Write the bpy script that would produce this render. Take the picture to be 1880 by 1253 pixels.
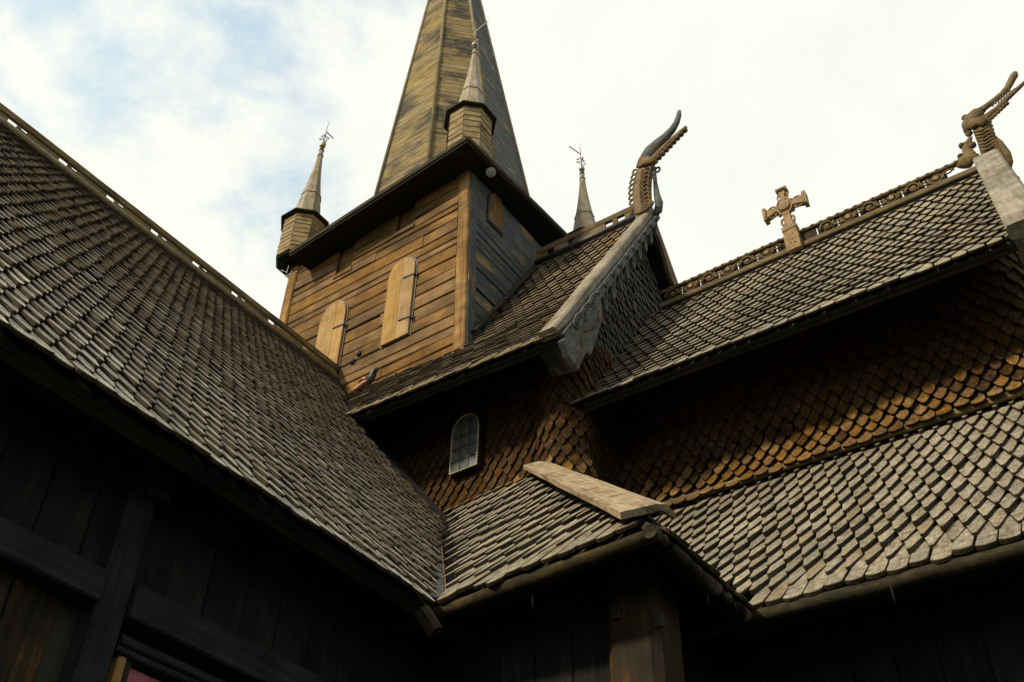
import bpy, bmesh, math, random
from mathutils import Vector, Matrix
R_ = math.radians
random.seed(7)
scene = bpy.context.scene
for o in list(bpy.data.objects): bpy.data.objects.remove(o)
COL = scene.collection

# ------------------------------------------------------------------ camera
S = 1.3                                        # metres per solved unit
IMG_W, IMG_H = 1880, 1253
F_PX, YAW, PITCH, ROLL = 1869.83, 0.617, 0.7229, 0.017
CAM = Vector((0, 0, 2.08))
_f = Vector((-math.sin(YAW)*math.cos(PITCH), math.cos(YAW)*math.cos(PITCH), math.sin(PITCH)))
_r = Vector((math.cos(YAW), math.sin(YAW), 0)); _u = _r.cross(_f)
_R = math.cos(ROLL)*_r + math.sin(ROLL)*_u
_U = -math.sin(ROLL)*_r + math.cos(ROLL)*_u
cd = bpy.data.cameras.new('camera'); cam = bpy.data.objects.new('camera', cd); COL.objects.link(cam)
cd.sensor_width = 36; cd.lens = 36*F_PX/IMG_W; cd.clip_end = 5000; cd.clip_start = .05
m = Matrix.Identity(4)
for i, v in enumerate((_R, _U, -_f)):
    for k in range(3): m[k][i] = v[k]
m.translation = CAM; cam.matrix_world = m
scene.camera = cam
def un(q, **k):                                # pixel -> point on an axis plane of the building
    d = _f + _R*((q[0]-IMG_W/2)/F_PX) + _U*((IMG_H/2-q[1])/F_PX)
    (a, val), = k.items(); i = 'xyz'.index(a)
    return CAM + d*((val-CAM[i])/d[i])
def depth(p): return (Vector(p)-CAM).dot(_f)
def inframe(p, mrg=60):
    d = Vector(p)-CAM; w = d.dot(_f)
    if w < .1: return False
    x = IMG_W/2+F_PX*d.dot(_R)/w; y = IMG_H/2-F_PX*d.dot(_U)/w
    return -mrg < x < IMG_W+mrg and -mrg < y < IMG_H+mrg

# ------------------------------------------------------------------ world, sun, exposure
SUN_AZ, SUN_EL = R_(203), R_(36)               # azimuth clockwise from north (+Y)
sv = Vector((math.sin(SUN_AZ)*math.cos(SUN_EL), math.cos(SUN_AZ)*math.cos(SUN_EL), math.sin(SUN_EL)))
w = bpy.data.worlds.new('World'); scene.world = w; w.use_nodes = True
nt = w.node_tree; nt.nodes.clear()
def N(t, **kw):
    n = nt.nodes.new(t)
    for a, b in kw.items(): setattr(n, a, b)
    return n
out = N('ShaderNodeOutputWorld'); bg = N('ShaderNodeBackground'); add = N('ShaderNodeMixShader'); bg2 = N('ShaderNodeBackground')
sky = N('ShaderNodeTexSky', sky_type='NISHITA'); sky.sun_disc = False
sky.sun_elevation = SUN_EL; sky.sun_rotation = SUN_AZ
sky.air_density = 1.2; sky.dust_density = 1.5; sky.ozone_density = 2.0
bg.inputs['Strength'].default_value = .15
tint = N('ShaderNodeMix', data_type='RGBA', blend_type='MULTIPLY'); tint.inputs['Factor'].default_value = 1; tint.inputs['B'].default_value = (.90, 1.90, 1.90, 1)
nt.links.new(sky.outputs[0], tint.inputs['A']); nt.links.new(tint.outputs['Result'], bg.inputs[0])
tc = N('ShaderNodeTexCoord'); mp = N('ShaderNodeMapping')
mp.inputs['Scale'].default_value = (1.0, 1.0, 1.5); mp.inputs['Location'].default_value = (1.35, .2, .4)
nt.links.new(tc.outputs['Generated'], mp.inputs[0])
n1 = N('ShaderNodeTexNoise'); n1.inputs['Scale'].default_value = 2.6; n1.inputs['Detail'].default_value = 9; n1.inputs['Roughness'].default_value = .55; n1.inputs['Distortion'].default_value = .5
n2 = N('ShaderNodeTexNoise'); n2.inputs['Scale'].default_value = 7.0; n2.inputs['Detail'].default_value = 10; n2.inputs['Roughness'].default_value = .62; n2.inputs['Distortion'].default_value = .35
nt.links.new(mp.outputs[0], n1.inputs[0]); nt.links.new(mp.outputs[0], n2.inputs[0])
mx = N('ShaderNodeMath', operation='MULTIPLY_ADD'); mx.inputs[1].default_value = .5
nt.links.new(n2.outputs[0], mx.inputs[0]); nt.links.new(n1.outputs[0], mx.inputs[2])
# the cloud sheet thins out towards the west
dt = N('ShaderNodeVectorMath', operation='DOT_PRODUCT'); dt.inputs[1].default_value = (-.93, .05, -.25)
nt.links.new(tc.outputs['Generated'], dt.inputs[0])
mg = N('ShaderNodeMath', operation='MULTIPLY_ADD'); mg.inputs[1].default_value = -.42
nt.links.new(dt.outputs['Value'], mg.inputs[0]); nt.links.new(mx.outputs[0], mg.inputs[2])
rp = N('ShaderNodeMapRange', interpolation_type='SMOOTHSTEP')
CLOUD_LO, CLOUD_HI = .36, .58
rp.inputs['From Min'].default_value = CLOUD_LO; rp.inputs['From Max'].default_value = CLOUD_HI
nt.links.new(mg.outputs[0], rp.inputs['Value']); rp.inputs['To Min'].default_value = .48
cr = N('ShaderNodeValToRGB'); cr.color_ramp.elements[0].position = .3; cr.color_ramp.elements[1].position = .62
cr.color_ramp.elements[0].color = (.94, .98, .90, 1); cr.color_ramp.elements[1].color = (1.04, 1.04, .95, 1)
nt.links.new(n2.outputs[0], cr.inputs[0]); nt.links.new(cr.outputs[0], bg2.inputs[0])
bg2.inputs['Strength'].default_value = .98
nt.links.new(rp.outputs[0], add.inputs[0]); nt.links.new(bg.outputs[0], add.inputs[1]); nt.links.new(bg2.outputs[0], add.inputs[2])
nt.links.new(add.outputs[0], out.inputs[0])
sd = bpy.data.lights.new('sun', 'SUN'); sun = bpy.data.objects.new('sun', sd); COL.objects.link(sun)
sd.energy = 5.0; sd.angle = R_(5); sd.color = (1, .83, .58)
sun.rotation_euler = (-sv).to_track_quat('-Z', 'Y').to_euler(); sun.location = (0, 0, 40)
vs = scene.view_settings
vs.view_transform = 'Standard'; vs.look = 'None'; vs.exposure = 0; vs.gamma = 1; vs.use_curve_mapping = False

# ------------------------------------------------------------------ materials
def wood(name, dark, mid, light, axis='X', grain=26, stretch=14, patch=None, pscale=2.0, pamt=(.5, .62), var=.45, rough=.8, bump=.35, spec=.12, contrast=(.32, .5, .68), cont=False, odd=None, macro=0.):
    """weathered wood; grain runs along one local axis, every object gets its own shade"""
    mt = bpy.data.materials.new(name); mt.use_nodes = True; t = mt.node_tree; b = t.nodes['Principled BSDF']
    def n(tp, **kw):
        x = t.nodes.new(tp)
        for a, c in kw.items(): setattr(x, a, c)
        return x
    L = t.links.new
    tcn = n('ShaderNodeTexCoord'); oi = n('ShaderNodeObjectInfo'); geo = n('ShaderNodeNewGeometry')
    rnd = n('ShaderNodeMath', operation='ADD'); L(oi.outputs['Random'], rnd.inputs[0]); L(geo.outputs['Random Per Island'], rnd.inputs[1])
    fr = n('ShaderNodeMath', operation='FRACT'); L(rnd.outputs[0], fr.inputs[0])
    sc = n('ShaderNodeVectorMath', operation='SCALE'); sc.inputs[0].default_value = (31.7, 17.3, 23.1); L(fr.outputs[0], sc.inputs['Scale'])
    ad = n('ShaderNodeVectorMath', operation='ADD'); L(tcn.outputs['Object'], ad.inputs[0]); L(sc.outputs[0], ad.inputs[1])
    mpn = n('ShaderNodeMapping'); s = [grain]*3; s['XYZ'.index(axis)] = grain/stretch; mpn.inputs['Scale'].default_value = s
    L(ad.outputs[0], mpn.inputs[0])
    g1 = n('ShaderNodeTexNoise'); g1.inputs['Scale'].default_value = 1; g1.inputs['Detail'].default_value = 6; g1.inputs['Roughness'].default_value = .65; g1.inputs['Distortion'].default_value = .6
    L(mpn.outputs[0], g1.inputs[0])
    g2 = n('ShaderNodeTexNoise'); g2.inputs['Scale'].default_value = pscale*1.7; g2.inputs['Detail'].default_value = 5; L(ad.outputs[0], g2.inputs[0])
    mm = n('ShaderNodeMath', operation='MULTIPLY_ADD'); mm.inputs[1].default_value = .45; L(g2.outputs[0], mm.inputs[0])
    m2 = n('ShaderNodeMath', operation='MULTIPLY'); m2.inputs[1].default_value = .55; L(g1.outputs[0], m2.inputs[0]); L(m2.outputs[0], mm.inputs[2])
    ra = n('ShaderNodeValToRGB'); e = ra.color_ramp.elements
    e[0].position, e[1].position = contrast[0], contrast[2]; e[0].color = (*dark, 1); e[1].color = (*light, 1)
    k = e.new(contrast[1]); k.color = (*mid, 1)
    L(mm.outputs[0], ra.inputs[0]); c = ra.outputs[0]
    if patch:
        pm = n('ShaderNodeMapping'); s = [pscale]*3; s['XYZ'.index(axis)] = pscale*.45; pm.inputs['Scale'].default_value = s; L(geo.outputs['Position'] if cont else ad.outputs[0], pm.inputs[0])
        pn = n('ShaderNodeTexNoise'); pn.inputs['Scale'].default_value = 1; pn.inputs['Detail'].default_value = 8; pn.inputs['Roughness'].default_value = .7; L(pm.outputs[0], pn.inputs[0])
        pr = n('ShaderNodeMapRange'); pr.inputs['From Min'].default_value, pr.inputs['From Max'].default_value = pamt; L(pn.outputs[0], pr.inputs['Value'])
        mi = n('ShaderNodeMix', data_type='RGBA'); L(pr.outputs[0], mi.inputs['Factor']); L(c, mi.inputs['A']); mi.inputs['B'].default_value = (*patch, 1); c = mi.outputs['Result']
    if odd:                                     # the occasional replaced or differently weathered piece
        of = n('ShaderNodeMath', operation='MULTIPLY'); of.inputs[1].default_value = 13.77; L(fr.outputs[0], of.inputs[0])
        og = n('ShaderNodeMath', operation='FRACT'); L(of.outputs[0], og.inputs[0])
        oh = n('ShaderNodeMath', operation='GREATER_THAN'); oh.inputs[1].default_value = .92; L(og.outputs[0], oh.inputs[0])
        ok = n('ShaderNodeMath', operation='MULTIPLY'); ok.inputs[1].default_value = .38; L(oh.outputs[0], ok.inputs[0])
        mo = n('ShaderNodeMix', data_type='RGBA'); L(ok.outputs[0], mo.inputs['Factor']); L(c, mo.inputs['A']); mo.inputs['B'].default_value = (*odd, 1); c = mo.outputs['Result']
    if macro:                                   # broad weathering that runs across neighbouring pieces
        mn = n('ShaderNodeTexNoise'); mn.inputs['Scale'].default_value = 1.1; mn.inputs['Detail'].default_value = 6; mn.inputs['Roughness'].default_value = .65; L(geo.outputs['Position'], mn.inputs[0])
        mr = n('ShaderNodeMapRange'); mr.inputs['From Min'].default_value = .35; mr.inputs['From Max'].default_value = .65; mr.inputs['To Min'].default_value = 1-macro; mr.inputs['To Max'].default_value = 1+macro; L(mn.outputs[0], mr.inputs['Value'])
        mv = n('ShaderNodeVectorMath', operation='SCALE'); L(c, mv.inputs[0]); L(mr.outputs[0], mv.inputs['Scale']); c = mv.outputs[0]
    hs = n('ShaderNodeHueSaturation'); L(c, hs.inputs['Color'])
    vr = n('ShaderNodeMapRange'); vr.inputs['To Min'].default_value = 1-var; vr.inputs['To Max'].default_value = 1+var; L(fr.outputs[0], vr.inputs['Value']); L(vr.outputs[0], hs.inputs['Value'])
    f2 = n('ShaderNodeMath', operation='MULTIPLY'); f2.inputs[1].default_value = 7.31; L(fr.outputs[0], f2.inputs[0])
    f3 = n('ShaderNodeMath', operation='FRACT'); L(f2.outputs[0], f3.inputs[0])
    sr = n('ShaderNodeMapRange'); sr.inputs['To Min'].default_value = .85; sr.inputs['To Max'].default_value = 1.1; L(f3.outputs[0], sr.inputs['Value']); L(sr.outputs[0], hs.inputs['Saturation'])
    L(hs.outputs[0], b.inputs['Base Color'])
    b.inputs['Roughness'].default_value = rough; b.inputs['Specular IOR Level'].default_value = spec
    bp = n('ShaderNodeBump'); bp.inputs['Strength'].default_value = bump; bp.inputs['Distance'].default_value = .012
    L(mm.outputs[0], bp.inputs['Height']); L(bp.outputs[0], b.inputs['Normal'])
    return mt
def plain(name, col, rough=.5, metal=0, spec=.5, noise=.0):
    mt = bpy.data.materials.new(name); mt.use_nodes = True; t = mt.node_tree; b = t.nodes['Principled BSDF']
    b.inputs['Base Color'].default_value = (*col, 1); b.inputs['Roughness'].default_value = rough; b.inputs['Metallic'].default_value = metal; b.inputs['Specular IOR Level'].default_value = spec
    if noise:
        g = t.nodes.new('ShaderNodeTexNoise'); g.inputs['Scale'].default_value = 14; g.inputs['Detail'].default_value = 7
        c = t.nodes.new('ShaderNodeTexCoord'); t.links.new(c.outputs['Object'], g.inputs[0])
        r = t.nodes.new('ShaderNodeValToRGB'); r.color_ramp.elements[0].position = .3; r.color_ramp.elements[1].position = .7
        r.color_ramp.elements[0].color = (*[x*(1-noise) for x in col], 1); r.color_ramp.elements[1].color = (*[min(1, x*(1+noise)) for x in col], 1)
        t.links.new(g.outputs[0], r.inputs[0]); t.links.new(r.outputs[0], b.inputs['Base Color'])
    return mt
M = {}
M['sh_grey'] = wood('weathered_grey_shingle', (.075, .066, .047), (.185, .168, .128), (.29, .27, .22), 'Y', 70, 12, patch=(.12, .082, .04), pscale=11, pamt=(.54, .74), var=.15, bump=.9, odd=(.15, .105, .055), macro=.25, contrast=(.36, .5, .66))
M['sh_trans'] = wood('tarred_grey_shingle', (.12, .11, .088), (.30, .285, .235), (.48, .46, .395), 'Y', 70, 12, patch=(.09, .072, .048), pscale=10, pamt=(.53, .73), var=.26, bump=.9, odd=(.13, .10, .06), macro=.28, contrast=(.36, .5, .66))
M['sh_nave'] = wood('brown_roof_shingle', (.045, .036, .025), (.125, .096, .06), (.22, .18, .125), 'Y', 60, 12, patch=(.10, .055, .022), pscale=8, pamt=(.52, .72), var=.25, bump=.5, odd=(.16, .085, .035), macro=.25)
M['scale'] = wood('tarred_wall_shingle', (.010, .0065, .0033), (.042, .0225, .008), (.098, .053, .018), 'Y', 60, 10, patch=(.009, .0065, .004), pscale=7, pamt=(.54, .74), var=.16, bump=.7, macro=.3, spec=.04)
M['scale_lit_worn'] = wood('sunlit_worn_wall_shingle', (.050, .027, .009), (.140, .078, .025), (.25, .15, .052), 'Y', 60, 10, patch=(.03, .018, .008), pscale=9, pamt=(.54, .76), var=.2, bump=.7, spec=.04, macro=.3)  # sun band below the eave put into the colour, along with rain wear
M['scale_gable'] = wood('bluish_gable_shingle', (.022, .025, .024), (.045, .047, .042), (.085, .08, .064), 'Y', 60, 10, patch=(.13, .08, .032), pscale=6, pamt=(.6, .72), var=.4, bump=.6, odd=(.16, .10, .04), macro=.2)
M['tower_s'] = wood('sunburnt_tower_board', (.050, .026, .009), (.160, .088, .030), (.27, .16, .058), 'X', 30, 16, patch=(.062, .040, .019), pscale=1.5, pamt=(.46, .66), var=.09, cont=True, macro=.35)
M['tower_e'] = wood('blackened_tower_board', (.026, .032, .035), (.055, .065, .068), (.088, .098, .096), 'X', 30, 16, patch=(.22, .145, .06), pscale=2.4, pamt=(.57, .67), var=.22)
M['post'] = wood('pale_corner_post', (.07, .040, .015), (.21, .12, .046), (.36, .24, .11), 'X', 22, 18, patch=(.075, .05, .025), pscale=2.5, pamt=(.52, .68), var=.08, cont=True)
M['shutter'] = wood('pale_pine_shutter', (.17, .10, .038), (.31, .195, .075), (.38, .26, .11), 'X', 24, 20, var=.07, patch=(.17, .10, .04), pscale=2.2, pamt=(.52, .75), cont=True)
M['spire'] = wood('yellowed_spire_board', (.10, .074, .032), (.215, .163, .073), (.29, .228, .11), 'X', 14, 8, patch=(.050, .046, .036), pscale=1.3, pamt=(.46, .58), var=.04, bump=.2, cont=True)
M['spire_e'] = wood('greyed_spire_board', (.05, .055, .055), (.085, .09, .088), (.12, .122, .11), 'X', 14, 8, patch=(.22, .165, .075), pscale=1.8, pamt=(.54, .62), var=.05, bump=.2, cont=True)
M['rib'] = wood('spire_rib', (.12, .10, .06), (.21, .175, .105), (.29, .25, .16), 'X', 20, 16, var=.1)
M['turret'] = wood('turret_board', (.10, .07, .034), (.225, .168, .086), (.32, .25, .14), 'X', 26, 10, patch=(.08, .062, .038), pscale=4, pamt=(.52, .66), var=.06, cont=True)
M['turret_roof'] = wood('silvery_turret_roof', (.15, .13, .09), (.28, .245, .18), (.36, .33, .255), 'Z', 22, 8, patch=(.19, .14, .075), pscale=4, pamt=(.55, .7), var=.06)
M['barge'] = wood('silvered_verge_board', (.085, .075, .056), (.20, .18, .142), (.285, .262, .22), 'X', 26, 16, patch=(.11, .08, .045), pscale=3, pamt=(.52, .72), var=.06, bump=.7, macro=.25)
M['hip'] = wood('bleached_hip_board', (.08, .055, .03), (.24, .18, .108), (.34, .27, .18), 'X', 34, 16, patch=(.13, .08, .035), pscale=5, pamt=(.53, .72), var=.05, bump=1.0, contrast=(.36, .5, .66))
M['carve_grey'] = wood('blue_grey_carving', (.030, .034, .035), (.075, .082, .080), (.135, .138, .128), 'X', 26, 8, patch=(.16, .105, .045), pscale=5, pamt=(.60, .72), var=.15, bump=.8)
M['carve'] = wood('brown_carving', (.055, .038, .02), (.125, .09, .047), (.20, .15, .085), 'X', 30, 7, var=.15, patch=(.05, .045, .036), pscale=5, pamt=(.55, .7), bump=.6)
M['carve_pale'] = wood('pale_cross_wood', (.13, .085, .045), (.24, .168, .095), (.33, .245, .155), 'X', 30, 7, var=.08, patch=(.13, .11, .085), pscale=6, pamt=(.54, .72), bump=.6)
M['crest'] = wood('ridge_crest_board', (.055, .038, .018), (.13, .092, .043), (.20, .15, .077), 'X', 24, 14, patch=(.045, .038, .028), pscale=3, pamt=(.50, .68), var=.12, bump=.5)
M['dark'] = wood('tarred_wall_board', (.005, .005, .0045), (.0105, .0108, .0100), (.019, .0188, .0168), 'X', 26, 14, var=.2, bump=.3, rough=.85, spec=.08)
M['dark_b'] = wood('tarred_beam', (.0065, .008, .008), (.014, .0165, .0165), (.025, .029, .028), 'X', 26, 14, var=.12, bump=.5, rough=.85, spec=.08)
M['streak'] = wood('streaked_orange_board', (.007, .006, .005), (.022, .015, .007), (.14, .066, .016), 'X', 16, 30, var=.15, contrast=(.42, .53, .68))
M['amber'] = wood('amber_moulding', (.09, .05, .012), (.25, .14, .035), (.36, .22, .06), 'X', 30, 16, var=.1)
M['log'] = wood('mossy_eave_log', (.009, .008, .005), (.022, .018, .009), (.055, .042, .016), 'X', 22, 10, patch=(.10, .078, .014), pscale=9, pamt=(.66, .78), var=.12)
M['column'] = wood('sooty_corner_column', (.012, .011, .009), (.028, .019, .011), (.11, .05, .015), 'X', 18, 14, var=.1, contrast=(.38, .54, .70))
M['sheath'] = plain('roof_boarding', (.010, .009, .007), .9, noise=.4)
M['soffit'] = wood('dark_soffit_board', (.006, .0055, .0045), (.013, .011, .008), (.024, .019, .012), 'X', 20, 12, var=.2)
M['edge'] = wood('shingle_end_grain', (.014, .011, .007), (.036, .027, .016), (.066, .050, .030), 'Y', 60, 6, var=.25, bump=.2)
M['edge_s'] = wood('wall_shingle_end_grain', (.008, .006, .004), (.016, .011, .007), (.03, .018, .01), 'Y', 60, 6, var=.3, bump=.2)
M['lead'] = plain('grey_lead', (.035, .037, .035), .55, .3, noise=.5)
M['copper'] = plain('copper', (.20, .10, .06), .5, .6, noise=.5)
M['iron'] = plain('black_iron', (.025, .024, .023), .55, .6)
M['rod'] = plain('wrought_iron', (.16, .14, .12), .5, .5)
M['ball'] = plain('aged_brass_ball', (.30, .26, .17), .45, .5)
M['winframe'] = plain('cream_window_frame', (.26, .235, .15), .6)
M['red'] = plain('red_painted_panel', (.22, .055, .065), .65, noise=.2)
M['white'] = plain('white_paint', (.55, .56, .55), .6)
M['lampglass'] = plain('lamp_lens', (.25, .26, .26), .2)
M['ground'] = plain('grass_ground', (.035, .045, .018), .95, noise=.5)
g = plain('leaded_glass', (.10, .112, .106), .08, 0, .5, noise=.2); M['glass'] = g  # sky reflection on the panes painted in as a pale base colour
_b = g.node_tree.nodes['Principled BSDF']; _b.inputs['IOR'].default_value = 2.7
_n = g.node_tree.nodes.new('ShaderNodeTexNoise'); _n.inputs['Scale'].default_value = 9
_bp = g.node_tree.nodes.new('ShaderNodeBump'); _bp.inputs['Strength'].default_value = .06; _bp.inputs['Distance'].default_value = .02
g.node_tree.links.new(_n.outputs[0], _bp.inputs['Height']); g.node_tree.links.new(_bp.outputs[0], _b.inputs['Normal'])

# ------------------------------------------------------------------ builders
WM = {}
def link(o, parent, mw):
    WM[o] = mw.copy(); COL.objects.link(o)
    if parent is not None:
        o.parent = parent; o.matrix_parent_inverse = WM[parent].inverted()
    o.matrix_basis = mw
    return o
def thing(name, loc, label, cat, group=None):
    o = bpy.data.objects.new(name, None); o.empty_display_size = .2
    link(o, None, Matrix.Translation(Vector(loc)))
    o['label'] = label; o['category'] = cat
    if group: o['group'] = group
    return o
def mesh(name, vs, fs, mat, smooth=False):
    me = bpy.data.meshes.new(name); me.from_pydata([tuple(v) for v in vs], [], fs); me.update()
    bm = bmesh.new(); bm.from_mesh(me); bmesh.ops.recalc_face_normals(bm, faces=bm.faces); bm.to_mesh(me); bm.free()
    if smooth: me.polygons.foreach_set('use_smooth', [True]*len(me.polygons))
    if mat: me.materials.append(M[mat] if isinstance(mat, str) else mat)
    return me
def put(name, me, parent, mw=None): return link(bpy.data.objects.new(name, me), parent, mw if mw is not None else Matrix.Identity(4))
def frame(A, B, up=(0, 0, 1)):
    A, B = Vector(A), Vector(B); x = (B-A).normalized(); y = Vector(up).cross(x)
    if y.length < 1e-4: y = Vector((0, 1, 0)).cross(x)
    y.normalize(); z = x.cross(y)
    mt = Matrix.Identity(4)
    for i, v in enumerate((x, y, z)):
        for k in range(3): mt[k][i] = v[k]
    mt.translation = A
    return mt
def beam(name, A, B, wy, hz, mat, parent, up=(0, 0, 1), ch=.012, wob=.0, off=(0, 0), segs=None):
    """chamfered timber from A to B: local X runs along it, wy wide, hz high along up"""
    L = (Vector(B)-Vector(A)).length; mw = frame(A, B, up)
    n = segs or (max(2, int(L/.5)) if wob else 1)
    a, b = wy/2, hz/2; c = min(ch, a*.45, b*.45)
    prof = [(-a+c, -b), (a-c, -b), (a, -b+c), (a, b-c), (a-c, b), (-a+c, b), (-a, b-c), (-a, -b+c)]
    vs = []; fs = []
    for i in range(n+1):
        dy, dz = (random.uniform(-wob, wob), random.uniform(-wob, wob)) if wob else (0, 0)
        for (y, z) in prof: vs.append((L*i/n, y+off[0]+dy, z+off[1]+dz))
    for i in range(n):
        for k in range(8): fs.append((i*8+k, i*8+(k+1) % 8, (i+1)*8+(k+1) % 8, (i+1)*8+k))
    fs.append(tuple(range(7, -1, -1))); fs.append(tuple(n*8+k for k in range(8)))
    return put(name, mesh(name, vs, fs, mat), parent, mw)
def prism(name, poly, nrm, th, mat, parent):
    """planar outline (3D points) given thickness th along nrm"""
    nrm = Vector(nrm).normalized(); n = len(poly)
    c = sum((Vector(p) for p in poly), Vector())/n
    ax = (Vector(poly[1])-Vector(poly[0])).normalized(); mw = frame(c, c+ax, nrm); inv = mw.inverted()
    vs = [inv @ (Vector(p)-nrm*th/2) for p in poly] + [inv @ (Vector(p)+nrm*th/2) for p in poly]
    fs = [tuple(range(n)), tuple(range(2*n-1, n-1, -1))] + [(i, (i+1) % n, n+(i+1) % n, n+i) for i in range(n)]
    return put(name, mesh(name, vs, fs, mat), parent, mw)
def tube(name, pts, mat, parent, sides=8, squash=1.0, side=None, cap=True, smooth=True):
    """pts: (point, radius); side = axis whose radius is scaled by squash"""
    P = [Vector(p) for p, r in pts]; Rr = [r for p, r in pts]; n = len(P)
    mw = Matrix.Translation(P[0]); vs = []; fs = []
    ref = Vector(side) if side else Vector((0, 1, 0))
    for i in range(n):
        t = (P[min(i+1, n-1)]-P[max(i-1, 0)]).normalized()
        a = ref-t*ref.dot(t)
        if a.length < 1e-3: a = Vector((1, 0, 0))-t*t.x
        a.normalize(); b = t.cross(a)
        for k in range(sides):
            th = 2*math.pi*k/sides
            vs.append(P[i]-P[0]+a*(math.cos(th)*Rr[i]*squash)+b*(math.sin(th)*Rr[i]))
    for i in range(n-1):
        for k in range(sides): fs.append((i*sides+k, i*sides+(k+1) % sides, (i+1)*sides+(k+1) % sides, (i+1)*sides+k))
    if cap: fs.append(tuple(range(sides-1, -1, -1))); fs.append(tuple((n-1)*sides+k for k in range(sides)))
    return put(name, mesh(name, vs, fs, mat, smooth), parent, mw)
def ring(name, c, ax, bx, r, mat, parent, sides=14, ts=6, arc=(0, 360), taper=1.0, shrink=1.0):
    """torus or arc or spiral in the plane of ax, bx; r is the bar radius"""
    c, ax, bx = Vector(c), Vector(ax), Vector(bx); pts = []
    full = arc[1]-arc[0] >= 360 and shrink == 1.0
    for i in range(sides+(0 if full else 1)):
        f = i/sides; th = R_(arc[0]+(arc[1]-arc[0])*f); s = 1+(shrink-1)*f
        pts.append((c+ax*math.cos(th)*s+bx*math.sin(th)*s, r*(1+(taper-1)*f)))
    if full: pts.append(pts[0])
    nrm = ax.cross(bx)
    return tube(name, pts, mat, parent, sides=ts, side=nrm.normalized(), cap=not full)
def lathe(name, base, prof, mat, parent, n=8, rot=0., axis=None, smooth=False):
    """prof: (radius, height); n-sided"""
    mw = Matrix.Translation(Vector(base))
    if axis is not None: mw = mw @ Vector((0, 0, 1)).rotation_difference(Vector(axis)).to_matrix().to_4x4()
    vs = []; fs = []
    for r, h in prof:
        for k in range(n):
            th = rot+2*math.pi*k/n; vs.append((r*math.cos(th), r*math.sin(th), h))
    for i in range(len(prof)-1):
        for k in range(n): fs.append((i*n+k, i*n+(k+1) % n, (i+1)*n+(k+1) % n, (i+1)*n+k))
    fs.append(tuple(range(n-1, -1, -1))); fs.append(tuple((len(prof)-1)*n+k for k in range(n)))
    return put(name, mesh(name, vs, fs, mat, smooth), parent, mw)
def slab(name, quad, th, mat, parent):
    """solid sheet under a quad (points given anticlockwise seen from outside)"""
    a, b, c, d = [Vector(p) for p in quad]; n = (b-a).cross(d-a).normalized()
    return prism(name, [a, b, c, d], n, th, mat, parent)

# ------------------------------------------------------------------ shingles
def shingle_mesh(name, wd, ln, e, th, kind, mat):
    h = wd*.5*.965; e = min(e, ln*.9)
    if kind == 'point': prof = [(-h, 0), (-h, ln-e*1.02), (-wd*.13, ln-.012), (-wd*.07, ln), (wd*.07, ln), (wd*.13, ln-.012), (h, ln-e*1.02), (h, 0)]
    elif kind == 'fan': prof = [(-h, 0), (-h, ln-wd*.30), (-h*.72, ln-wd*.13), (-h*.3, ln-wd*.02), (h*.3, ln-wd*.02), (h*.72, ln-wd*.13), (h, ln-wd*.30), (h, 0)]
    elif kind == 'scale': prof = [(-h, 0), (-h, ln-wd*1.05), (-h*.93, ln-wd*.78), (-h*.68, ln-wd*.40), (-h*.36, ln-wd*.12), (-h*.10, ln), (h*.10, ln), (h*.36, ln-wd*.12), (h*.68, ln-wd*.40), (h*.93, ln-wd*.78), (h, ln-wd*1.05), (h, 0)]
    else: prof = [(-h, 0), (-h, ln-wd*.55), (-h*.3, ln), (h*.3, ln), (h, ln-wd*.55), (h, 0)]
    k = .65*th/e; n = len(prof); vs = []
    tau = lambda y: th*(.35+.65*y/ln)
    for lay in (0, 1, 2):
        for (x, y) in prof:
            if lay == 0: vs.append((x, y, k*y))
            elif lay == 1: vs.append((x, y, k*y+tau(y)*.86))
            else:
                yy = y-(.006 if y > ln*.6 else 0); vs.append((x*.95, yy, k*y+tau(y)))
    fs = [tuple(range(n-1, -1, -1)), tuple(range(2*n, 3*n))]
    for l in (0, 1):
        for i in range(n-1): fs.append((l*n+i, l*n+i+1, (l+1)*n+i+1, (l+1)*n+i))
    me = mesh(name, vs, fs, mat); me.materials.append(M['edge_s' if mat.startswith('scale') else 'edge'])
    me.polygons.foreach_set('material_index', [0 if len(p.vertices) > 4 else (0 if min(p.vertices) >= n and max(me.vertices[v].co.y for v in p.vertices) < ln*.5 else 1) for p in me.polygons])
    return me
class Patch:
    """ruled roof surface between an eave line and a ridge line; s metres along, t metres up"""
    def __init__(self, e0, e1, r0, r1, sag=0.): self.e0, self.e1, self.r0, self.r1, self.sag = map(lambda v: Vector(v) if not isinstance(v, float) else v, (e0, e1, r0, r1, sag)); self.W = (self.e1-self.e0).length; self.L = ((self.r0-self.e0).length+(self.r1-self.e1).length)/2; self.n0 = (self.e1-self.e0).cross(self.r0-self.e0).normalized()
    def at(self, s, t):
        a, b = s/self.W, t/self.L
        e = self.e0.lerp(self.e1, a); r = self.r0.lerp(self.r1, a)
        return e.lerp(r, b) - self.n0*self.sag*math.sin(math.pi*min(1, max(0, b)))
    def frm(self, s, t):
        p = self.at(s, t); x = (self.at(s+.05, t)-p).normalized(); dn = (p-self.at(s, t+.05)).normalized()
        z = (-x).cross(dn); z.normalize(); x = dn.cross(z)
        mt = Matrix.Identity(4)
        for i, v in enumerate((x, dn, z)):
            for k in range(3): mt[k][i] = v[k]
        mt.translation = p
        return mt
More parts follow.
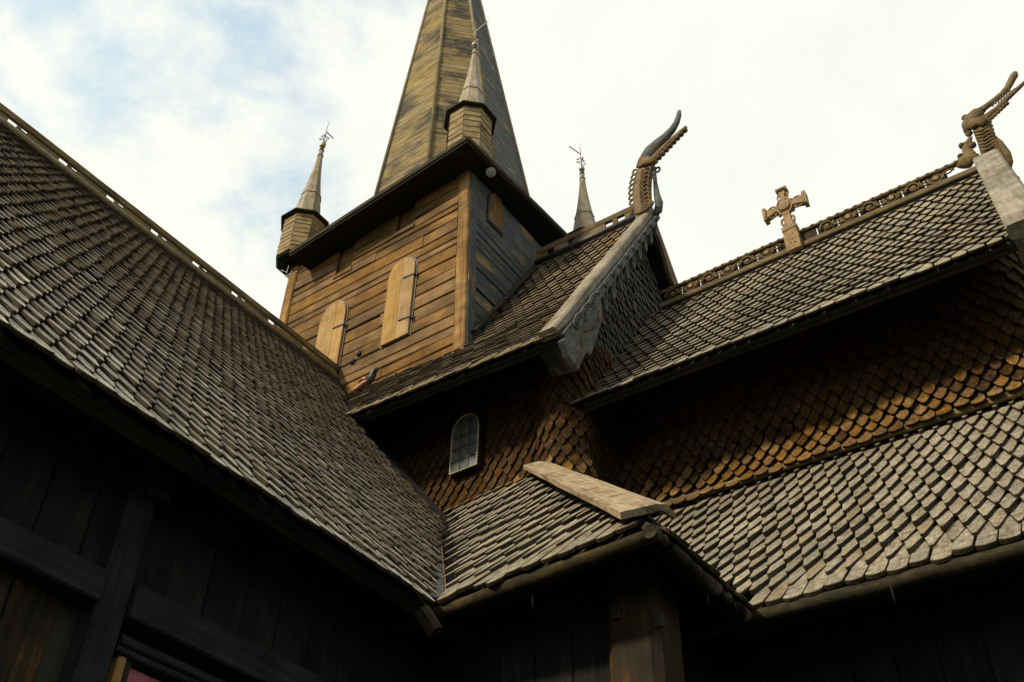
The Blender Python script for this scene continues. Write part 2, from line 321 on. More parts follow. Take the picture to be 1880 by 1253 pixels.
def lay(surf, name, wd, e, th, kind, mat, parent, s0, s1, t0, t1, keep=None, limit=300, jit=1.0, fit=None, lnf=2.15, alt=None):
    """courses of shingles over a surface; the 300 that show largest are objects, the rest one piece of stuff"""
    ln = e*lnf; rows = int((t1-t0)/e)+1; items = []
    for r in range(rows):
        kd0 = 'fan' if r == 0 else kind
        off = 0 if r % 2 == 0 else wd/2
        for c in range(int((s1-s0)/wd)+2):
            s = s0+c*wd+off-wd/2
            if s < s0-wd*.51 or s > s1+wd*.51: continue
            tb = t0+r*e                        # height of the butt above the eave
            lnn = ln if r else ln*.98
            s_ = s+random.gauss(0, wd*.018)*jit; tb_ = tb+random.gauss(0, e*.05)*jit
            p = surf.at(s_, tb_)
            if keep and not keep(p, s_, tb_): continue
            fr = surf.frm(s_, tb_); lf = lnf
            if fit:
                for lf in (lnf, 1.6, 1.25, .95, .7):
                    if fit(surf.at(s_, tb_+e*lf)): break
                else: continue
            kd = (kd0, lf, alt[0] if alt and random.random() < alt[1](p, r) else mat)
            fr = fr @ Matrix.Rotation(random.gauss(0, .020)*jit, 4, 'Z') @ Matrix.Rotation(random.gauss(0, .008)*jit, 4, 'Y') @ Matrix.Translation((0, -e*lf, random.uniform(0, .003)*jit-.65*th*lf))
            items.append((kd, fr, p))
    mes = {k: [shingle_mesh(name, wd*f, e*k[1], e, th*g, k[0], k[2]) for f, g in ((1, 1), (.95, 1.15), (1.01, .85), (.97, 1.0), (.91, .95))] for k in set(i[0] for i in items)}
    sc = []
    for i, it in enumerate(items):
        p = it[2]+Vector(it[1].col[1][:3])*0
        vis = inframe(p); view = (CAM-p).normalized(); f = abs(view.dot(Vector(it[1].col[2][:3])))+.25
        sc.append((-(f/depth(p)**2) if vis else 1+i, i))
    sc.sort(); single = set(i for v, i in sc[:limit] if v < 0)
    rest = []
    for i, (kd, fr, p) in enumerate(items):
        me = random.choice(mes[kd])
        if i in single: put(name, me, parent, fr)
        else: rest.append((me, fr))
    if rest:
        base = rest[len(rest)//2][1].copy(); inv = base.inverted(); vs = []; fs = []; mi_ = []
        mats_ = []
        for me, fr in rest:
            for mm_ in me.materials:
                if mm_ not in mats_: mats_.append(mm_)
            o = len(vs); T = inv @ fr
            vs += [T @ v.co for v in me.vertices]; fs += [tuple(o+k for k in pl.vertices) for pl in me.polygons]; mi_ += [mats_.index(me.materials[pl.material_index]) for pl in me.polygons]
        me = bpy.data.meshes.new(name+'s_beyond'); me.from_pydata([tuple(v) for v in vs], [], fs); me.update(); [me.materials.append(mm_) for mm_ in mats_]; me.polygons.foreach_set('material_index', mi_)
        o = put(name+'s_beyond', me, parent, base); o['kind'] = 'stuff'
    return len(items)
def sheath(name, P, off, parent, s0=0., s1=None, t0=.02, t1=None, th=.04, mat='sheath', n=14, clip=None):
    """boarding that follows a patch at a depth below it; clip(s, t) may move the s of its right edge"""
    s1 = P.W if s1 is None else s1; t1 = P.L if t1 is None else t1; vs = []; fs = []; o0 = P.at(s0, t0)
    for lay_ in (0, 1):
        for i in range(n+1):
            for k in range(n+1):
                t_ = t0+(t1-t0)*k/n; e_ = clip(t_) if clip else s1
                vs.append(P.at(s0+(e_-s0)*i/n, t_)-P.n0*(off+th*lay_)-o0)
    q = (n+1)*(n+1); g_ = lambda i, k, l: l*q+i*(n+1)+k
    for i in range(n):
        for k in range(n):
            fs += [(g_(i, k, 0), g_(i+1, k, 0), g_(i+1, k+1, 0), g_(i, k+1, 0)), (g_(i, k, 1), g_(i, k+1, 1), g_(i+1, k+1, 1), g_(i+1, k, 1))]
    for i in range(n): fs += [(g_(i, 0, 0), g_(i, 0, 1), g_(i+1, 0, 1), g_(i+1, 0, 0)), (g_(i, n, 0), g_(i+1, n, 0), g_(i+1, n, 1), g_(i, n, 1)), (g_(0, i, 0), g_(0, i+1, 0), g_(0, i+1, 1), g_(0, i, 1)), (g_(n, i, 0), g_(n, i, 1), g_(n, i+1, 1), g_(n, i+1, 0))]
    return put(name, mesh(name, vs, fs, mat), parent, Matrix.Translation(o0))
class WallPath:
    """upright wall skin along a plan path; flare pushes the foot outwards"""
    def __init__(self, pts, z0, flare=0., fh=.4):
        self.p = [Vector((x, y, 0)) for x, y in pts]; self.z0, self.fl, self.fh = z0, flare, fh
        self.c = [0]
        for a, b in zip(self.p, self.p[1:]): self.c.append(self.c[-1]+(b-a).length)
        self.L = self.c[-1]
    def pt(self, s):
        s = max(-.3, min(self.L+.3, s)); i = 0
        while i < len(self.c)-2 and s > self.c[i+1]: i += 1
        d = (self.p[i+1]-self.p[i]).normalized(); return self.p[i]+d*(s-self.c[i]), d
    def at(self, s, t):
        p, d = self.pt(s); d2 = self.pt(s+.06)[1]; d1 = self.pt(s-.06)[1]; d = (d1+d2).normalized(); n = Vector((d.y, -d.x, 0))
        f = self.fl*max(0, 1-t/self.fh)**2
        return p+n*f+Vector((0, 0, self.z0+t))
    def frm(self, s, t):
        p = self.at(s, t); dn = (p-self.at(s, t+.05)).normalized(); d = (self.pt(s+.06)[1]+self.pt(s-.06)[1]).normalized()
        z = Vector((d.y, -d.x, 0)); z = (z-dn*z.dot(dn)).normalized(); x = dn.cross(z)
        mt = Matrix.Identity(4)
        for i, v in enumerate((x, dn, z)):
            for k in range(3): mt[k][i] = v[k]
        mt.translation = p
        return mt

# ================================================================== solved dimensions (metres)
GZ = CAM.z-1.6
xe, xr, ya, xc, za, yb, yt, zt, ybt, zbt = -3.895, -8.725, 4.673, -2.255, 5.2, 5.962, 7.129, 7.825, 8.439, 7.785
yne, zne, xg, y0, znr = 6.839, 9.332, -4.43, 9.725, 13.961
zcr, yce, zce, xce = 11.884, 7.643, 8.911, .076
xt0, xt1, yt1, yt2 = -10.242, -6.422, 7.948, 11.2
def lx(A, B, **k):                             # point on line AB where one coordinate has a value
    (a, v), = k.items(); i = 'xyz'.index(a); t = (v-A[i])/(B[i]-A[i]); return A+(B-A)*t

# ================================================================== ground
gv = [(-1500, -1500, GZ), (1500, -1500, GZ), (1500, 1500, GZ), (-1500, 1500, GZ)]
gr = put('ground', mesh('ground', gv, [(0, 1, 2, 3)], 'ground'), None); gr['kind'] = 'structure'; gr['label'] = 'grass ground around the church'

# ================================================================== transept wing
TR = thing('church_transept', (-6.3, 1.5, GZ), 'long transept wing with broad grey shingled roof and black board wall', 'church wing')
eA, eB = un((0, 593), x=xe), un((800, 1108), x=xe); rA, rB = un((0, 230), x=xr), un((622, 700), x=xr)
Y0, Y1 = -3.5, 8.6
TP = Patch(lx(eA, eB, y=Y0), lx(eA, eB, y=Y1), lx(rA, rB, y=Y0), lx(rA, rB, y=Y1), .0)
# nave planes used to stop the wing's shingles where the nave begins
nA, nB = un((684, 746), z=zne), un((1000, 622), z=zne)
NE0, NE1 = lx(nA, nB, x=-13.0), lx(nA, nB, x=xg)
yR0, yR1 = un((1016, 475), y=y0), un((1153, 412), y=y0)
NR0, NR1 = lx(yR0, yR1, x=-13.0), lx(yR0, yR1, x=xg)
NW_Y = 7.6; KW = NW_Y/7.2                   # inner nave wall
def nave_roof_z(p):
    a = (p.x-NE0.x)/(NE1.x-NE0.x); e = NE0.lerp(NE1, a); r = NR0.lerp(NR1, a); return e.z+(p.y-e.y)/(r.y-e.y)*(r.z-e.z)
def pent_z(p): return za+(p.y-ya)/(NW_Y-ya)*(8.3-za)
def keep_tr(p, s, t):
    if p.y > ya and p.z < pent_z(p)-.10 and p.x < xc: return False
    if p.y > NW_Y+.12 and p.z < zne: return False
    if p.y > yne and p.z < nave_roof_z(p)-.12: return False
    return True
troof = sheath('roof', TP, .055, TR)
lay(TP, 'roof_shingle', .122, .165, .022, 'point', 'sh_trans', troof, 0, TP.W, -.05, TP.L-.02, keep_tr, jit=1.5)
# west slope
rw0, rw1 = TP.at(0, TP.L), TP.at(TP.W, TP.L)
slab('west_roof_slope', [rw1, rw0, Vector((2*xr-xe, Y0, rw0.z-(rw0.z-eA.z))), Vector((2*xr-xe, Y1, rw1.z-(rw1.z-eB.z)))], .12, 'sheath', TR)
# ridge log and crest board with cut-out holes
ra, rb = un((0, 226), x=xr), un((618, 696), x=xr)
cr0, cr1 = lx(ra, rb, y=Y0), un((648, 722), x=xr)
tube('ridge_roll', [(cr0+Vector((.05, 0, .0)), .04), (cr1+Vector((.05, 0, .0)), .04)], 'rib', TR, 8)
cl = (cr1-cr0).length; d = (cr1-cr0).normalized(); hb = .20
y = 0.; k = 0
cren = beam('ridge_crest', cr0+Vector((0, 0, hb+.02)), cr1+Vector((0, 0, hb+.02)), .05, .10, 'crest', TR, wob=.004)
period = .68; pos = 2.46 - 9*period
# pairs of holes: a low one, then a taller one
edges = []
yy = pos
while yy < cr1.y+1: edges += [(yy-.05, yy+.07, .0), (yy+.12, yy+.20, .0)]; yy += period
last = cr0.y
for a, b, _ in edges:
    if b < cr0.y or a > cr1.y: continue
    if a-last > .01: beam('crest_board', lx(cr0, cr1, y=max(last, cr0.y))+Vector((0, 0, hb*.42)), lx(cr0, cr1, y=min(a, cr1.y))+Vector((0, 0, hb*.42)), .035, hb*.72, 'crest', cren)
    last = b
if last < cr1.y: beam('crest_board', lx(cr0, cr1, y=last)+Vector((0, 0, hb*.42)), cr1+Vector((0, 0, hb*.42)), .035, hb*.72, 'crest', cren)
# small dark lead tabs inside some holes
for a, b, _ in edges[1::2]:
    if cr0.y < a < cr1.y-.2: beam('crest_tab', lx(cr0, cr1, y=a-.02)+Vector((.03, 0, .05)), lx(cr0, cr1, y=b+.02)+Vector((.03, 0, .04)), .02, .11, 'crest', cren)
# wall
WX = -4.4
wall = beam('wall', (WX-.10, Y0, (GZ+5.6)/2), (WX-.10, 7.3, (GZ+5.6)/2), .14, 5.6-GZ, 'sheath', TR)
for k in range(40):                            # upright boards above and below the sill beam
    a = Y0+k*.272; b = a+.265
    if a > 5.2: break
    hi = un((210, 907), x=WX).z
    mat_up = 'dark'
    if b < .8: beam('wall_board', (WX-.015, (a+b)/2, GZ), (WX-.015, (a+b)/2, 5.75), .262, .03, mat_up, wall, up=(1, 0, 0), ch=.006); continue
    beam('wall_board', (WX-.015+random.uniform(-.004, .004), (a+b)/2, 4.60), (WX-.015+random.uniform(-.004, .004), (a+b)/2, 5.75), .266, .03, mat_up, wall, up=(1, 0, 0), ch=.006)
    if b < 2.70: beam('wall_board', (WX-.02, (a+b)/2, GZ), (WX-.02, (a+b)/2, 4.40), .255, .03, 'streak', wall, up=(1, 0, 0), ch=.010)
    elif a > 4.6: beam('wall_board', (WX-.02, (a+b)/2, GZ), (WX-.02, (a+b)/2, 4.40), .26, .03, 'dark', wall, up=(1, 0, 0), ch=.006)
beam('post', (WX+.03, 2.68, GZ), (WX+.03, 2.68, 5.15), .17, .15, 'dark_b', TR, up=(1, 0, 0), wob=.003)
beam('sill_beam', (WX+.045, .8, 4.475), (WX+.045, 2.59, 4.475), .16, .17, 'dark_b', TR, wob=.003)
beam('sill_beam', (WX+.045, 2.775, 4.475), (WX+.045, 6.2, 4.475), .16, .19, 'dark_b', TR, wob=.003)
beam('wall_plate', (WX+.05, Y0, 5.42), (WX+.05, 5.6, 5.42), .18, .20, 'dark_b', TR, wob=.003)
beam('bracket', (WX+.09, 2.74, 5.04), (WX+.09, 2.74, 5.30), .15, .16, 'dark_b', TR, up=(1, 0, 0), ch=.03)
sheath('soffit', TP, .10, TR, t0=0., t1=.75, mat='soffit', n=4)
# red panelled window beneath the beam
door = thing('red_window', (WX, 3.3, 2.6), 'red painted panel with white trim under the black sill beam', 'window')
beam('lintel', (WX+.03, 2.80, 4.29), (WX+.03, 4.3, 4.29), .10, .05, 'dark_b', door)
beam('lintel', (WX+.05, 2.78, 4.235), (WX+.05, 4.3, 4.235), .07, .035, 'dark_b', door)
beam('side_moulding', (WX+.03, 2.845, 2.4), (WX+.03, 2.845, 4.215), .05, .07, 'amber', door, up=(1, 0, 0), ch=.02)
beam('side_moulding', (WX+.03, 4.2, 2.4), (WX+.03, 4.2, 4.215), .05, .07, 'amber', door, up=(1, 0, 0), ch=.02)
beam('side_frame', (WX+.03, 2.89, 2.4), (WX+.03, 2.89, 4.215), .035, .05, 'dark_b', door, up=(1, 0, 0))
beam('panel', (WX+.01, 2.91, 3.3), (WX+.01, 4.14, 3.3), .03, 1.80, 'red', door, up=(0, 0, 1))
beam('white_trim', (WX+.035, 2.97, 2.5), (WX+.035, 2.97, 4.13), .02, .02, 'white', door, up=(1, 0, 0))
beam('white_trim', (WX+.035, 2.98, 4.12), (WX+.035, 4.08, 4.12), .02, .02, 'white', door)
# far end and gable so that the wing is closed
prism('end_wall', [(WX-.2, Y0+.3, GZ), (2*xr-WX, Y0+.3, GZ), (2*xr-WX, Y0+.3, 5.2), (xr, Y0+.3, 11.1), (WX-.2, Y0+.3, 5.2)], (0, 1, 0), .12, 'dark', TR)

# ================================================================== nave
NV = thing('church_nave', (-8.5, y0, GZ), 'steep nave with dragon gable, brown shingled roof and arched window', 'church nave')
# lower pent roof
pA, pB = un((816, 1102), z=za), un((1205, 955), z=za)
PC = Vector((xc, lx(pA, pB, x=xc).y, za))
tA, tB = un((805, 946), y=NW_Y-.03), un((985, 868), y=NW_Y-.03)
NP0, NP1 = lx(pA, pB, x=-6.8), PC
NT0, NT1 = lx(tA, tB, x=-6.8), lx(tA, tB, x=xc)
PP = Patch(NP0, NP1, NT0, NT1, .04)
hipO, hipI = PC.copy(), tB.copy()
def keep_pent(p, s, t):
    b = t/PP.L; hx = hipO.x+(hipI.x-hipO.x)*b
    if p.x > hx-.03: return False
    ex = xe+(p.z-5.17)/(11.34-5.17)*(xr-xe)     # transept surface at this height
    return p.x > ex-.07 or p.y > NW_Y
pent = sheath('pent_roof', PP, .075, NV, clip=lambda t_: PP.W+(hipI.x-hipO.x)*t_/PP.L)
lay(PP, 'pent_roof_shingle', .138, PP.L/12.3, .026, 'point', 'sh_grey', pent, 0, PP.W, -.03, PP.L-.05, keep_pent, fit=lambda p: p.x < hipO.x+(hipI.x-hipO.x)*(p.z-za)/(hipI.z-za)+.03 and p.z < hipI.z+.3)
# east side of the pent roof
yv = un((1381, 1124), z=za)
ES = Patch(PC, Vector((xc, yv.y+.3, za)), hipI, Vector((hipI.x, yv.y+2.6, hipI.z)), .02)
ep = slab('pent_roof', [ES.at(0, 0)-ES.n0*.05, ES.at(ES.W, 0)-ES.n0*.05, Vector((hipI.x, yv.y+2.6, hipI.z))-ES.n0*.05, hipI-ES.n0*.05], .05, 'sheath', NV)
hipmid = (PC+hipI)/2
class East:
    L = (Vector((hipI.x, 0, hipI.z))-Vector((xc, 0, za))).length
    def at(self, s, t):
        b = t/self.L; return Vector((xc+(hipI.x-xc)*b, PC.y+s, za+(hipI.z-za)*b))
    def frm(self, s, t):
        p = self.at(s, t); dn = (p-self.at(s, t+.1)).normalized(); x = Vector((0, 1, 0)); z = (-x).cross(dn); x = dn.cross(z); mt = Matrix.Identity(4)
        for i, v in enumerate((x, dn, z)):
            for k in range(3): mt[k][i] = v[k]
        mt.translation = p; return mt
def keep_e(p, s, t):
    hy = PC.y+(hipI.y-PC.y)*(t/East.L)
    return p.y > hy+.05 and p.y < yv.y+(t/East.L)*2.5
lay(East(), 'pent_roof_shingle', .138, PP.L/12.3, .026, 'point', 'sh_grey', ep, 0, 4.0, -.03, East.L-.05, keep_e, limit=40, fit=lambda p: p.y > PC.y+(hipI.y-PC.y)*(p.z-za)/(hipI.z-za)-.03 and p.z < hipI.z+.3)
# hip board
ho = un((1204, 949), z=za+.10); hi = un((992, 866), y=tB.y)+Vector((0, 0, .05))
hd = (ho-hi).normalized(); hup = (PP.n0+Vector((.6, 0, .75))).normalized()
hL = (ho-hi).length; hm = frame(hi, ho, hup)
vs = []; fs = []; prof = [(-.21, -.02), (.04, .035), (.12, -.01), (.125, .02), (.06, .075), (.0, .072), (-.215, .02)]
for i in range(9):
    for (py, pz) in prof: vs.append((hL*i/8, py*(1+.02*random.uniform(-1, 1))*(.88+.12*i/8), pz+.003*random.uniform(-1, 1)))
np_ = len(prof)
for i in range(8):
    for k in range(np_): fs.append((i*np_+k, i*np_+(k+1) % np_, (i+1)*np_+(k+1) % np_, (i+1)*np_+k))
fs += [tuple(range(np_-1, -1, -1)), tuple(8*np_+k for k in range(np_))]
put('hip_board', mesh('hip_board', vs, fs, 'hip'), NV, hm)
# eave logs
def logline(name, A, B, r, par, n=10):
    tube(name, [(Vector(A).lerp(Vector(B), i/n)+Vector((0, 0, random.uniform(-.006, .006))), r*random.uniform(.95, 1.05)) for i in range(n+1)], 'log', par, 10)
lo = Vector((0, .01, -.060))
logline('eave_log', lx(pA, pB, x=-4.35)+lo+Vector((0, .02, 0)), PC+lo+Vector((.0, .03, .0)), .048, NV)
logline('eave_log', PC+lo+Vector((-.03, -.02, -.004)), Vector((xc-.03, yv.y+.05, za-.064)), .048, NV)
beam('log_end', un((775, 1122), x=xe+.02), un((800, 1162), x=xe+.10), .085, .10, 'log', NV, up=(1, 0, 0), ch=.02)
# valley gutter of lead with copper edges
v0, v1 = un((800, 1108), z=za-.0), un((797, 944), y=NW_Y-.05)
vn = (PP.n0+TP.n0).normalized(); vd = (v1-v0).normalized(); vs_ = vn.cross(vd).normalized()
prism('valley_gutter', [v0-vs_*.055+vn*.035, v0+vs_*.055+vn*.035, v1+vs_*.035+vn*.03, v1-vs_*.035+vn*.03], vn, .012, 'lead', NV)
for sg in (-1, 1):
    pts = []
    for i in range(10):
        f = i/9; pts.append((v0.lerp(v1, f)+vs_*sg*(.066-.022*f)+vn*(.04+random.uniform(-.008, .008)), .008*random.uniform(.5, 1.2)))
    tube('copper_edge', pts, 'copper', NV, 6)
# inner wall skin
CX, CY, CRR = -4.76, NW_Y+.19, .33             # rounded corner pillar
arc = [(CX+CRR*math.sin(R_(a)), CY-CRR*math.cos(R_(a))) for a in range(-54, 100, 14)]
path = [(-9.6, NW_Y), (CX-.34, NW_Y)] + arc + [(-4.50, CY+.30), (-4.50, 10.6)]
NWp = WallPath(path, 7.75, .10, .8)
nwall = prism('wall', [(-9.6, NW_Y+.12, 7.0), (CX, NW_Y+.12, 7.0), (CX, NW_Y+.12, zne+.85), (-9.6, NW_Y+.12, zne+.85)], (0, 1, 0), .16, 'sheath', NV)
prism('corner_core', [(CX+(CRR-.05)*math.cos(R_(a)), CY+(CRR-.05)*math.sin(R_(a)), 8.4) for a in range(0, 360, 30)], (0, 0, 1), 2.6, 'sheath', NV)
ewall = prism('wall', [(-4.62, NW_Y+.3, 7.0), (-4.62, 11.8, 7.0), (-4.62, 11.8, zne+.2), (-4.62, NW_Y+.3, zne+.2)], (1, 0, 0), .14, 'sheath', NV)
WNy = NW_Y-.09; KW = WNy/7.2
wx0, wx1 = -5.90*KW, -5.535*KW
wz0, wz1, wzt = [CAM.z+(z_-CAM.z)*KW for z_ in (8.31, 8.84, 9.05)]
def keep_nw(p, s, t):
    if p.x < -8.1: return False
    if p.y < NW_Y+.2 and wx0-.05 < p.x < wx1+.05 and wz0-.26 < p.z-.0 < wzt+.05 and p.z > wz0-.06: return False
    if p.z > zne+.75: return False
    if p.y > 9.3: return False
    return True
lay(NWp, 'wall_shingle', .135, .118, .022, 'scale', 'scale', nwall, 0, NWp.L, 0, 2.4, keep_nw, lnf=2.5, jit=2., alt=('scale_lit_worn', lambda p, r: (1, .9, .6, .25)[r] if r < 4 else 0))  # lowest courses carry painted sunlight as well as wear
# arched leaded window
WN = thing('arched_window', ((wx0+wx1)/2, NW_Y-.04, wz0), 'small arched leaded window in brown shingled wall under the eave', 'window')
def arch(x0, x1, z0, zs, zt_, n=10):
    pts = [(x0, z0), (x1, z0)]; cx, rx, rz = (x0+x1)/2, (x1-x0)/2, zt_-zs
    for i in range(n+1): th = math.pi*i/n; pts.append((cx+rx*math.cos(th), zs+rz*math.sin(th)))
    return pts
op = arch(wx0, wx1, wz0, wz1, wzt)
tube('frame', [(Vector((x, WNy-.012, z)), .011) for x, z in op+op[:2]], 'winframe', WN, 6, cap=False)
prism('casing', [(x, WNy+.065, z) for x, z in arch(wx0-.012, wx1+.012, wz0-.012, wz1, wzt+.012)], (0, 1, 0), .10, 'soffit', WN)
ncol, rz = 3, [wz0, wz0+.155, wz0+.32, wz0+.485, wzt]
for c in range(ncol):
    for r in range(4):
        a, b = wx0+(wx1-wx0)*c/ncol, wx0+(wx1-wx0)*(c+1)/ncol; z0_, z1_ = rz[r], rz[r+1]
        def top(x): 
            u = (x-(wx0+wx1)/2)/((wx1-wx0)/2); return wz1+(wzt-wz1)*math.sqrt(max(0, 1-u*u))
        pl = [(a+.003, z0_+.003), (b-.003, z0_+.003)] + [(x, min(z1_-.003, top(x))) for x in (b-.003, (a*.25+b*.75), (a+b)/2, (a*.75+b*.25), a+.003)]
        tl_ = .02+random.gauss(0, .010); zm_ = (z0_+z1_)/2
        o = prism('pane', [(x, WNy+(z-zm_)*tl_, z) for x, z in pl], (0, -1, tl_), .006, 'glass', WN)
        o.matrix_basis = o.matrix_basis @ Matrix.Rotation(random.gauss(0, .012), 4, 'X') @ Matrix.Rotation(random.gauss(0, .012), 4, 'Y')
for c in (1, 2): x = wx0+(wx1-wx0)*c/3; beam('lead_bar', (x, WNy-.008, wz0), (x, WNy-.008, wzt-.01), .009, .012, 'lead', WN, ch=.002)
for z in rz[1:4]: beam('lead_bar', (wx0, WNy-.008, z), (wx1, WNy-.008, z), .012, .009, 'lead', WN, ch=.002)
# upper roof, south slope
NP = Patch(NE0, NE1, NR0, NR1, .14)
def keep_n(p, s, t):
    if p.x < -9.2: return False
    if xt0 < p.x < xt1-.02 and p.y > yt1+.1: return False
    if p.x < -6.0 and p.y < 8 and p.z < 11.34-abs(p.x-xr)*1.28-.35: return False
    return True
nroof = sheath('upper_roof', NP, .055, NV)
lay(NP, 'upper_roof_shingle', .165, .195, .024, 'point', 'sh_nave', nroof, 0, NP.W, -.05, NP.L-.02, keep_n)
NN0, NN1 = Vector((-13, 2*y0-NE0.y, NE0.z)), Vector((xg, 2*y0-NE1.y, NE1.z))
slab('north_roof_slope', [NN1, NN0, NR0, NR1], .12, 'sheath', NV)
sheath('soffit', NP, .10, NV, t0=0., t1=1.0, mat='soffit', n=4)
# ridge crest board, stepped holes
c0, c1 = Vector((xt1, NR0.y, lx(NR0, NR1, x=xt1).z)), NR1.copy()
tube('ridge_roll', [(c0+Vector((0, -.04, .03)), .05), (c1+Vector((0, -.04, .03)), .05)], 'lead', NV, 8)
nc = beam('ridge_crest', c0+Vector((0, 0, .30)), c1+Vector((0, 0, .30)), .06, .12, 'crest', NV, wob=.003)
last = c0.x
for hx in (-6.15, -5.75, -5.05, -4.83, -4.6):
    a, b = hx-.07, hx+.07
    beam('crest_board', lx(c0, c1, x=last)+Vector((0, 0, .15)), lx(c0, c1, x=a)+Vector((0, 0, .15)), .04, .2, 'crest', nc); last = b
# gable wall, shingled
GX = -4.54
prism('gable_core', [(GX-.09, NE1.y+.25, zne+.1), (GX-.09, 2*y0-NE1.y-.25, zne+.1), (GX-.09, y0, NR1.z-.25)], (1, 0, 0), .12, 'sheath', NV)
GW = WallPath([(GX, NE1.y+.1), (GX, 2*y0-NE1.y)], zne-.6, 0, 1)
def keep_g(p, s, t):
    f = (p.z+.40-NE1.z)/(NR1.z-NE1.z); ys = NE1.y+(y0-NE1.y)*f
    if p.z < 9.8 and p.y < 8.1: return False
    return ys+.12 < p.y < y0+.7 and p.y < 2*y0-ys-.12
lay(GW, 'gable_shingle', .10, .15, .022, 'scale', 'scale_gable', NV, 0, GW.L, 0, 5.2, keep_g, lnf=2.3, jit=2.)
# verge boards with carving
ge, gt = un((1006, 624), x=xg), un((1186, 402), x=xg)
gd = (gt-ge).normalized(); gn = Vector((1, 0, 0)).cross(gd)*-1
if gn.z < 0: gn = -gn
bb = beam('verge_board', ge-gd*.02+gn*.05+Vector((.04, 0, 0)), gt+gd*.1+gn*.05+Vector((.04, 0, 0)), .22, .12, 'barge', NV, up=gn, ch=.02, wob=.004)
fx = xg+.175
def vp(t, h): return Vector((fx, 0, 0))+Vector((0, ge.y, ge.z))+Vector((0, gd.y, gd.z))*t+Vector((0, gn.y, gn.z))*h
GL = (gt-ge).length
front = prism('carved_fascia', [vp(-.02, .0), vp(GL+.05, .0), vp(GL, -.09), vp(GL*.45, -.10), vp(.6, -.13), vp(.0, -.16)], (1, 0, 0), .06, 'carve_grey', NV)
npd = 10
for i in range(npd):                            # hanging leaf loops
    t = GL*(.27+.69*i/(npd-1)); sz = .10-.016*i/(npd-1); ln_ = .50-.10*i/(npd-1)
    gv_ = Vector((0, gd.y, gd.z)); top_ = vp(t, -.03)
    prof_o = [(-1, 0), (-1.0, -.35), (-.82, -.62), (-.5, -.86), (0, -1.0), (.5, -.86), (.82, -.62), (1.0, -.35), (1, 0)]
    prof_i = [(-.55, -.14), (-.55, -.35), (-.42, -.54), (-.24, -.68), (0, -.74), (.24, -.68), (.42, -.54), (.55, -.35), (.55, -.14)]
    P3 = lambda a, c: top_+gv_*(a*sz)+Vector((0, 0, c*ln_))
    base = top_.copy(); off = Vector((.05, 0, 0)); vsr = [P3(*q) for q in prof_o]+[P3(*q) for q in prof_i]; n_ = len(prof_o); fsr = []
    allv = [v-base-off*.5 for v in vsr]+[v-base+off*.5 for v in vsr]
    for k in range(n_-1):
        q = [k, k+1, n_+k+1, n_+k]; fsr.append(tuple(q)); fsr.append(tuple(2*n_+x for x in reversed(q)))
        fsr.append((k, k+1, 2*n_+k+1, 2*n_+k)); fsr.append((n_+k, n_+k+1, 3*n_+k+1, 3*n_+k))
    put('leaf_pendant', mesh('leaf_pendant', allv, fsr, 'carve_grey'), front, Matrix.Translation(base))
    ring('leaf_scroll', vp(t-.03, -.05)+Vector((.04, 0, 0)), gv_*.06, Vector((0, gn.y, gn.z))*.045, .014, 'carve_grey', front, 10, 5, (20, 420), .6, .35)
# big carved leaf at the foot of the verge
px = lambda q, dx=0.: un(q, x=fx+dx)
prism('carved_foot', [px(q) for q in [(1028, 628), (1062, 590), (1096, 548), (1101, 566), (1100, 590), (1091, 622), (1079, 657), (1072, 648), (1062, 668), (1057, 682), (1040, 655)]], (1, 0, 0), .07, 'carve_grey', front)
for (cx_, cy_, rx_, ry_) in [(1090, 552, 8, 13), (1076, 572, 9, 14), (1062, 588, 8, 13)]:
    c_ = px((cx_, cy_), .05); a_ = px((cx_+rx_, cy_-rx_*.6), .05)-c_; b_ = px((cx_, cy_+ry_), .05)-c_
    for kk in (1.0, .66, .33): ring('foot_scroll', c_, a_*kk, b_*kk, .013, 'carve_grey', front, 12, 5)
bp_ = [(1099, 572), (1098, 590), (1088, 604), (1070, 610), (1066, 620), (1069, 640), (1062, 654), (1057, 672)]
for i in range(len(bp_)-1):
    for k in range(5):
        f = k/5; q = (bp_[i][0]+(bp_[i+1][0]-bp_[i][0])*f, bp_[i][1]+(bp_[i+1][1]-bp_[i][1])*f)
        lathe('rope_bead', px(q, .04), [(.002, -.018), (.014, -.012), (.018, 0), (.014, .012), (.002, .018)], 'crest', front, 6, smooth=True)
prism('verge_end', [ge+Vector((-.17, .0, .03)), ge+Vector((.16, .0, .03)), px((1057, 680))+Vector((.0, .02, 0)), px((1057, 680))+Vector((-.3, .02, .05))], (0, 1, .3), .04, 'soffit', NV)
# north verge, seen from behind
n0_, n1_ = Vector((xg, 2*y0-ge.y, ge.z)), Vector((xg, y0+.02, gt.z))
beam('verge_board', n0_+Vector((0, .05, .05)), n1_+Vector((0, .05, .05)), .22, .12, 'barge', NV, up=(0, -gn.y, gn.z), ch=.02)
nd = (n1_-n0_).normalized(); nn = Vector((0, -gn.y, gn.z)); nl = (n1_-n0_).length
pts = [n0_+Vector((.12, 0, 0)), n1_+Vector((.12, 0, 0))]
for i in range(24, -1, -1):
    f = i/24; pts.append(n0_+Vector((.12, 0, 0))+nd*nl*f-nn*(.20+.05*math.cos(f*math.pi*10)))
prism('carved_fascia', pts, (1, 0, 0), .05, 'carve', NV)

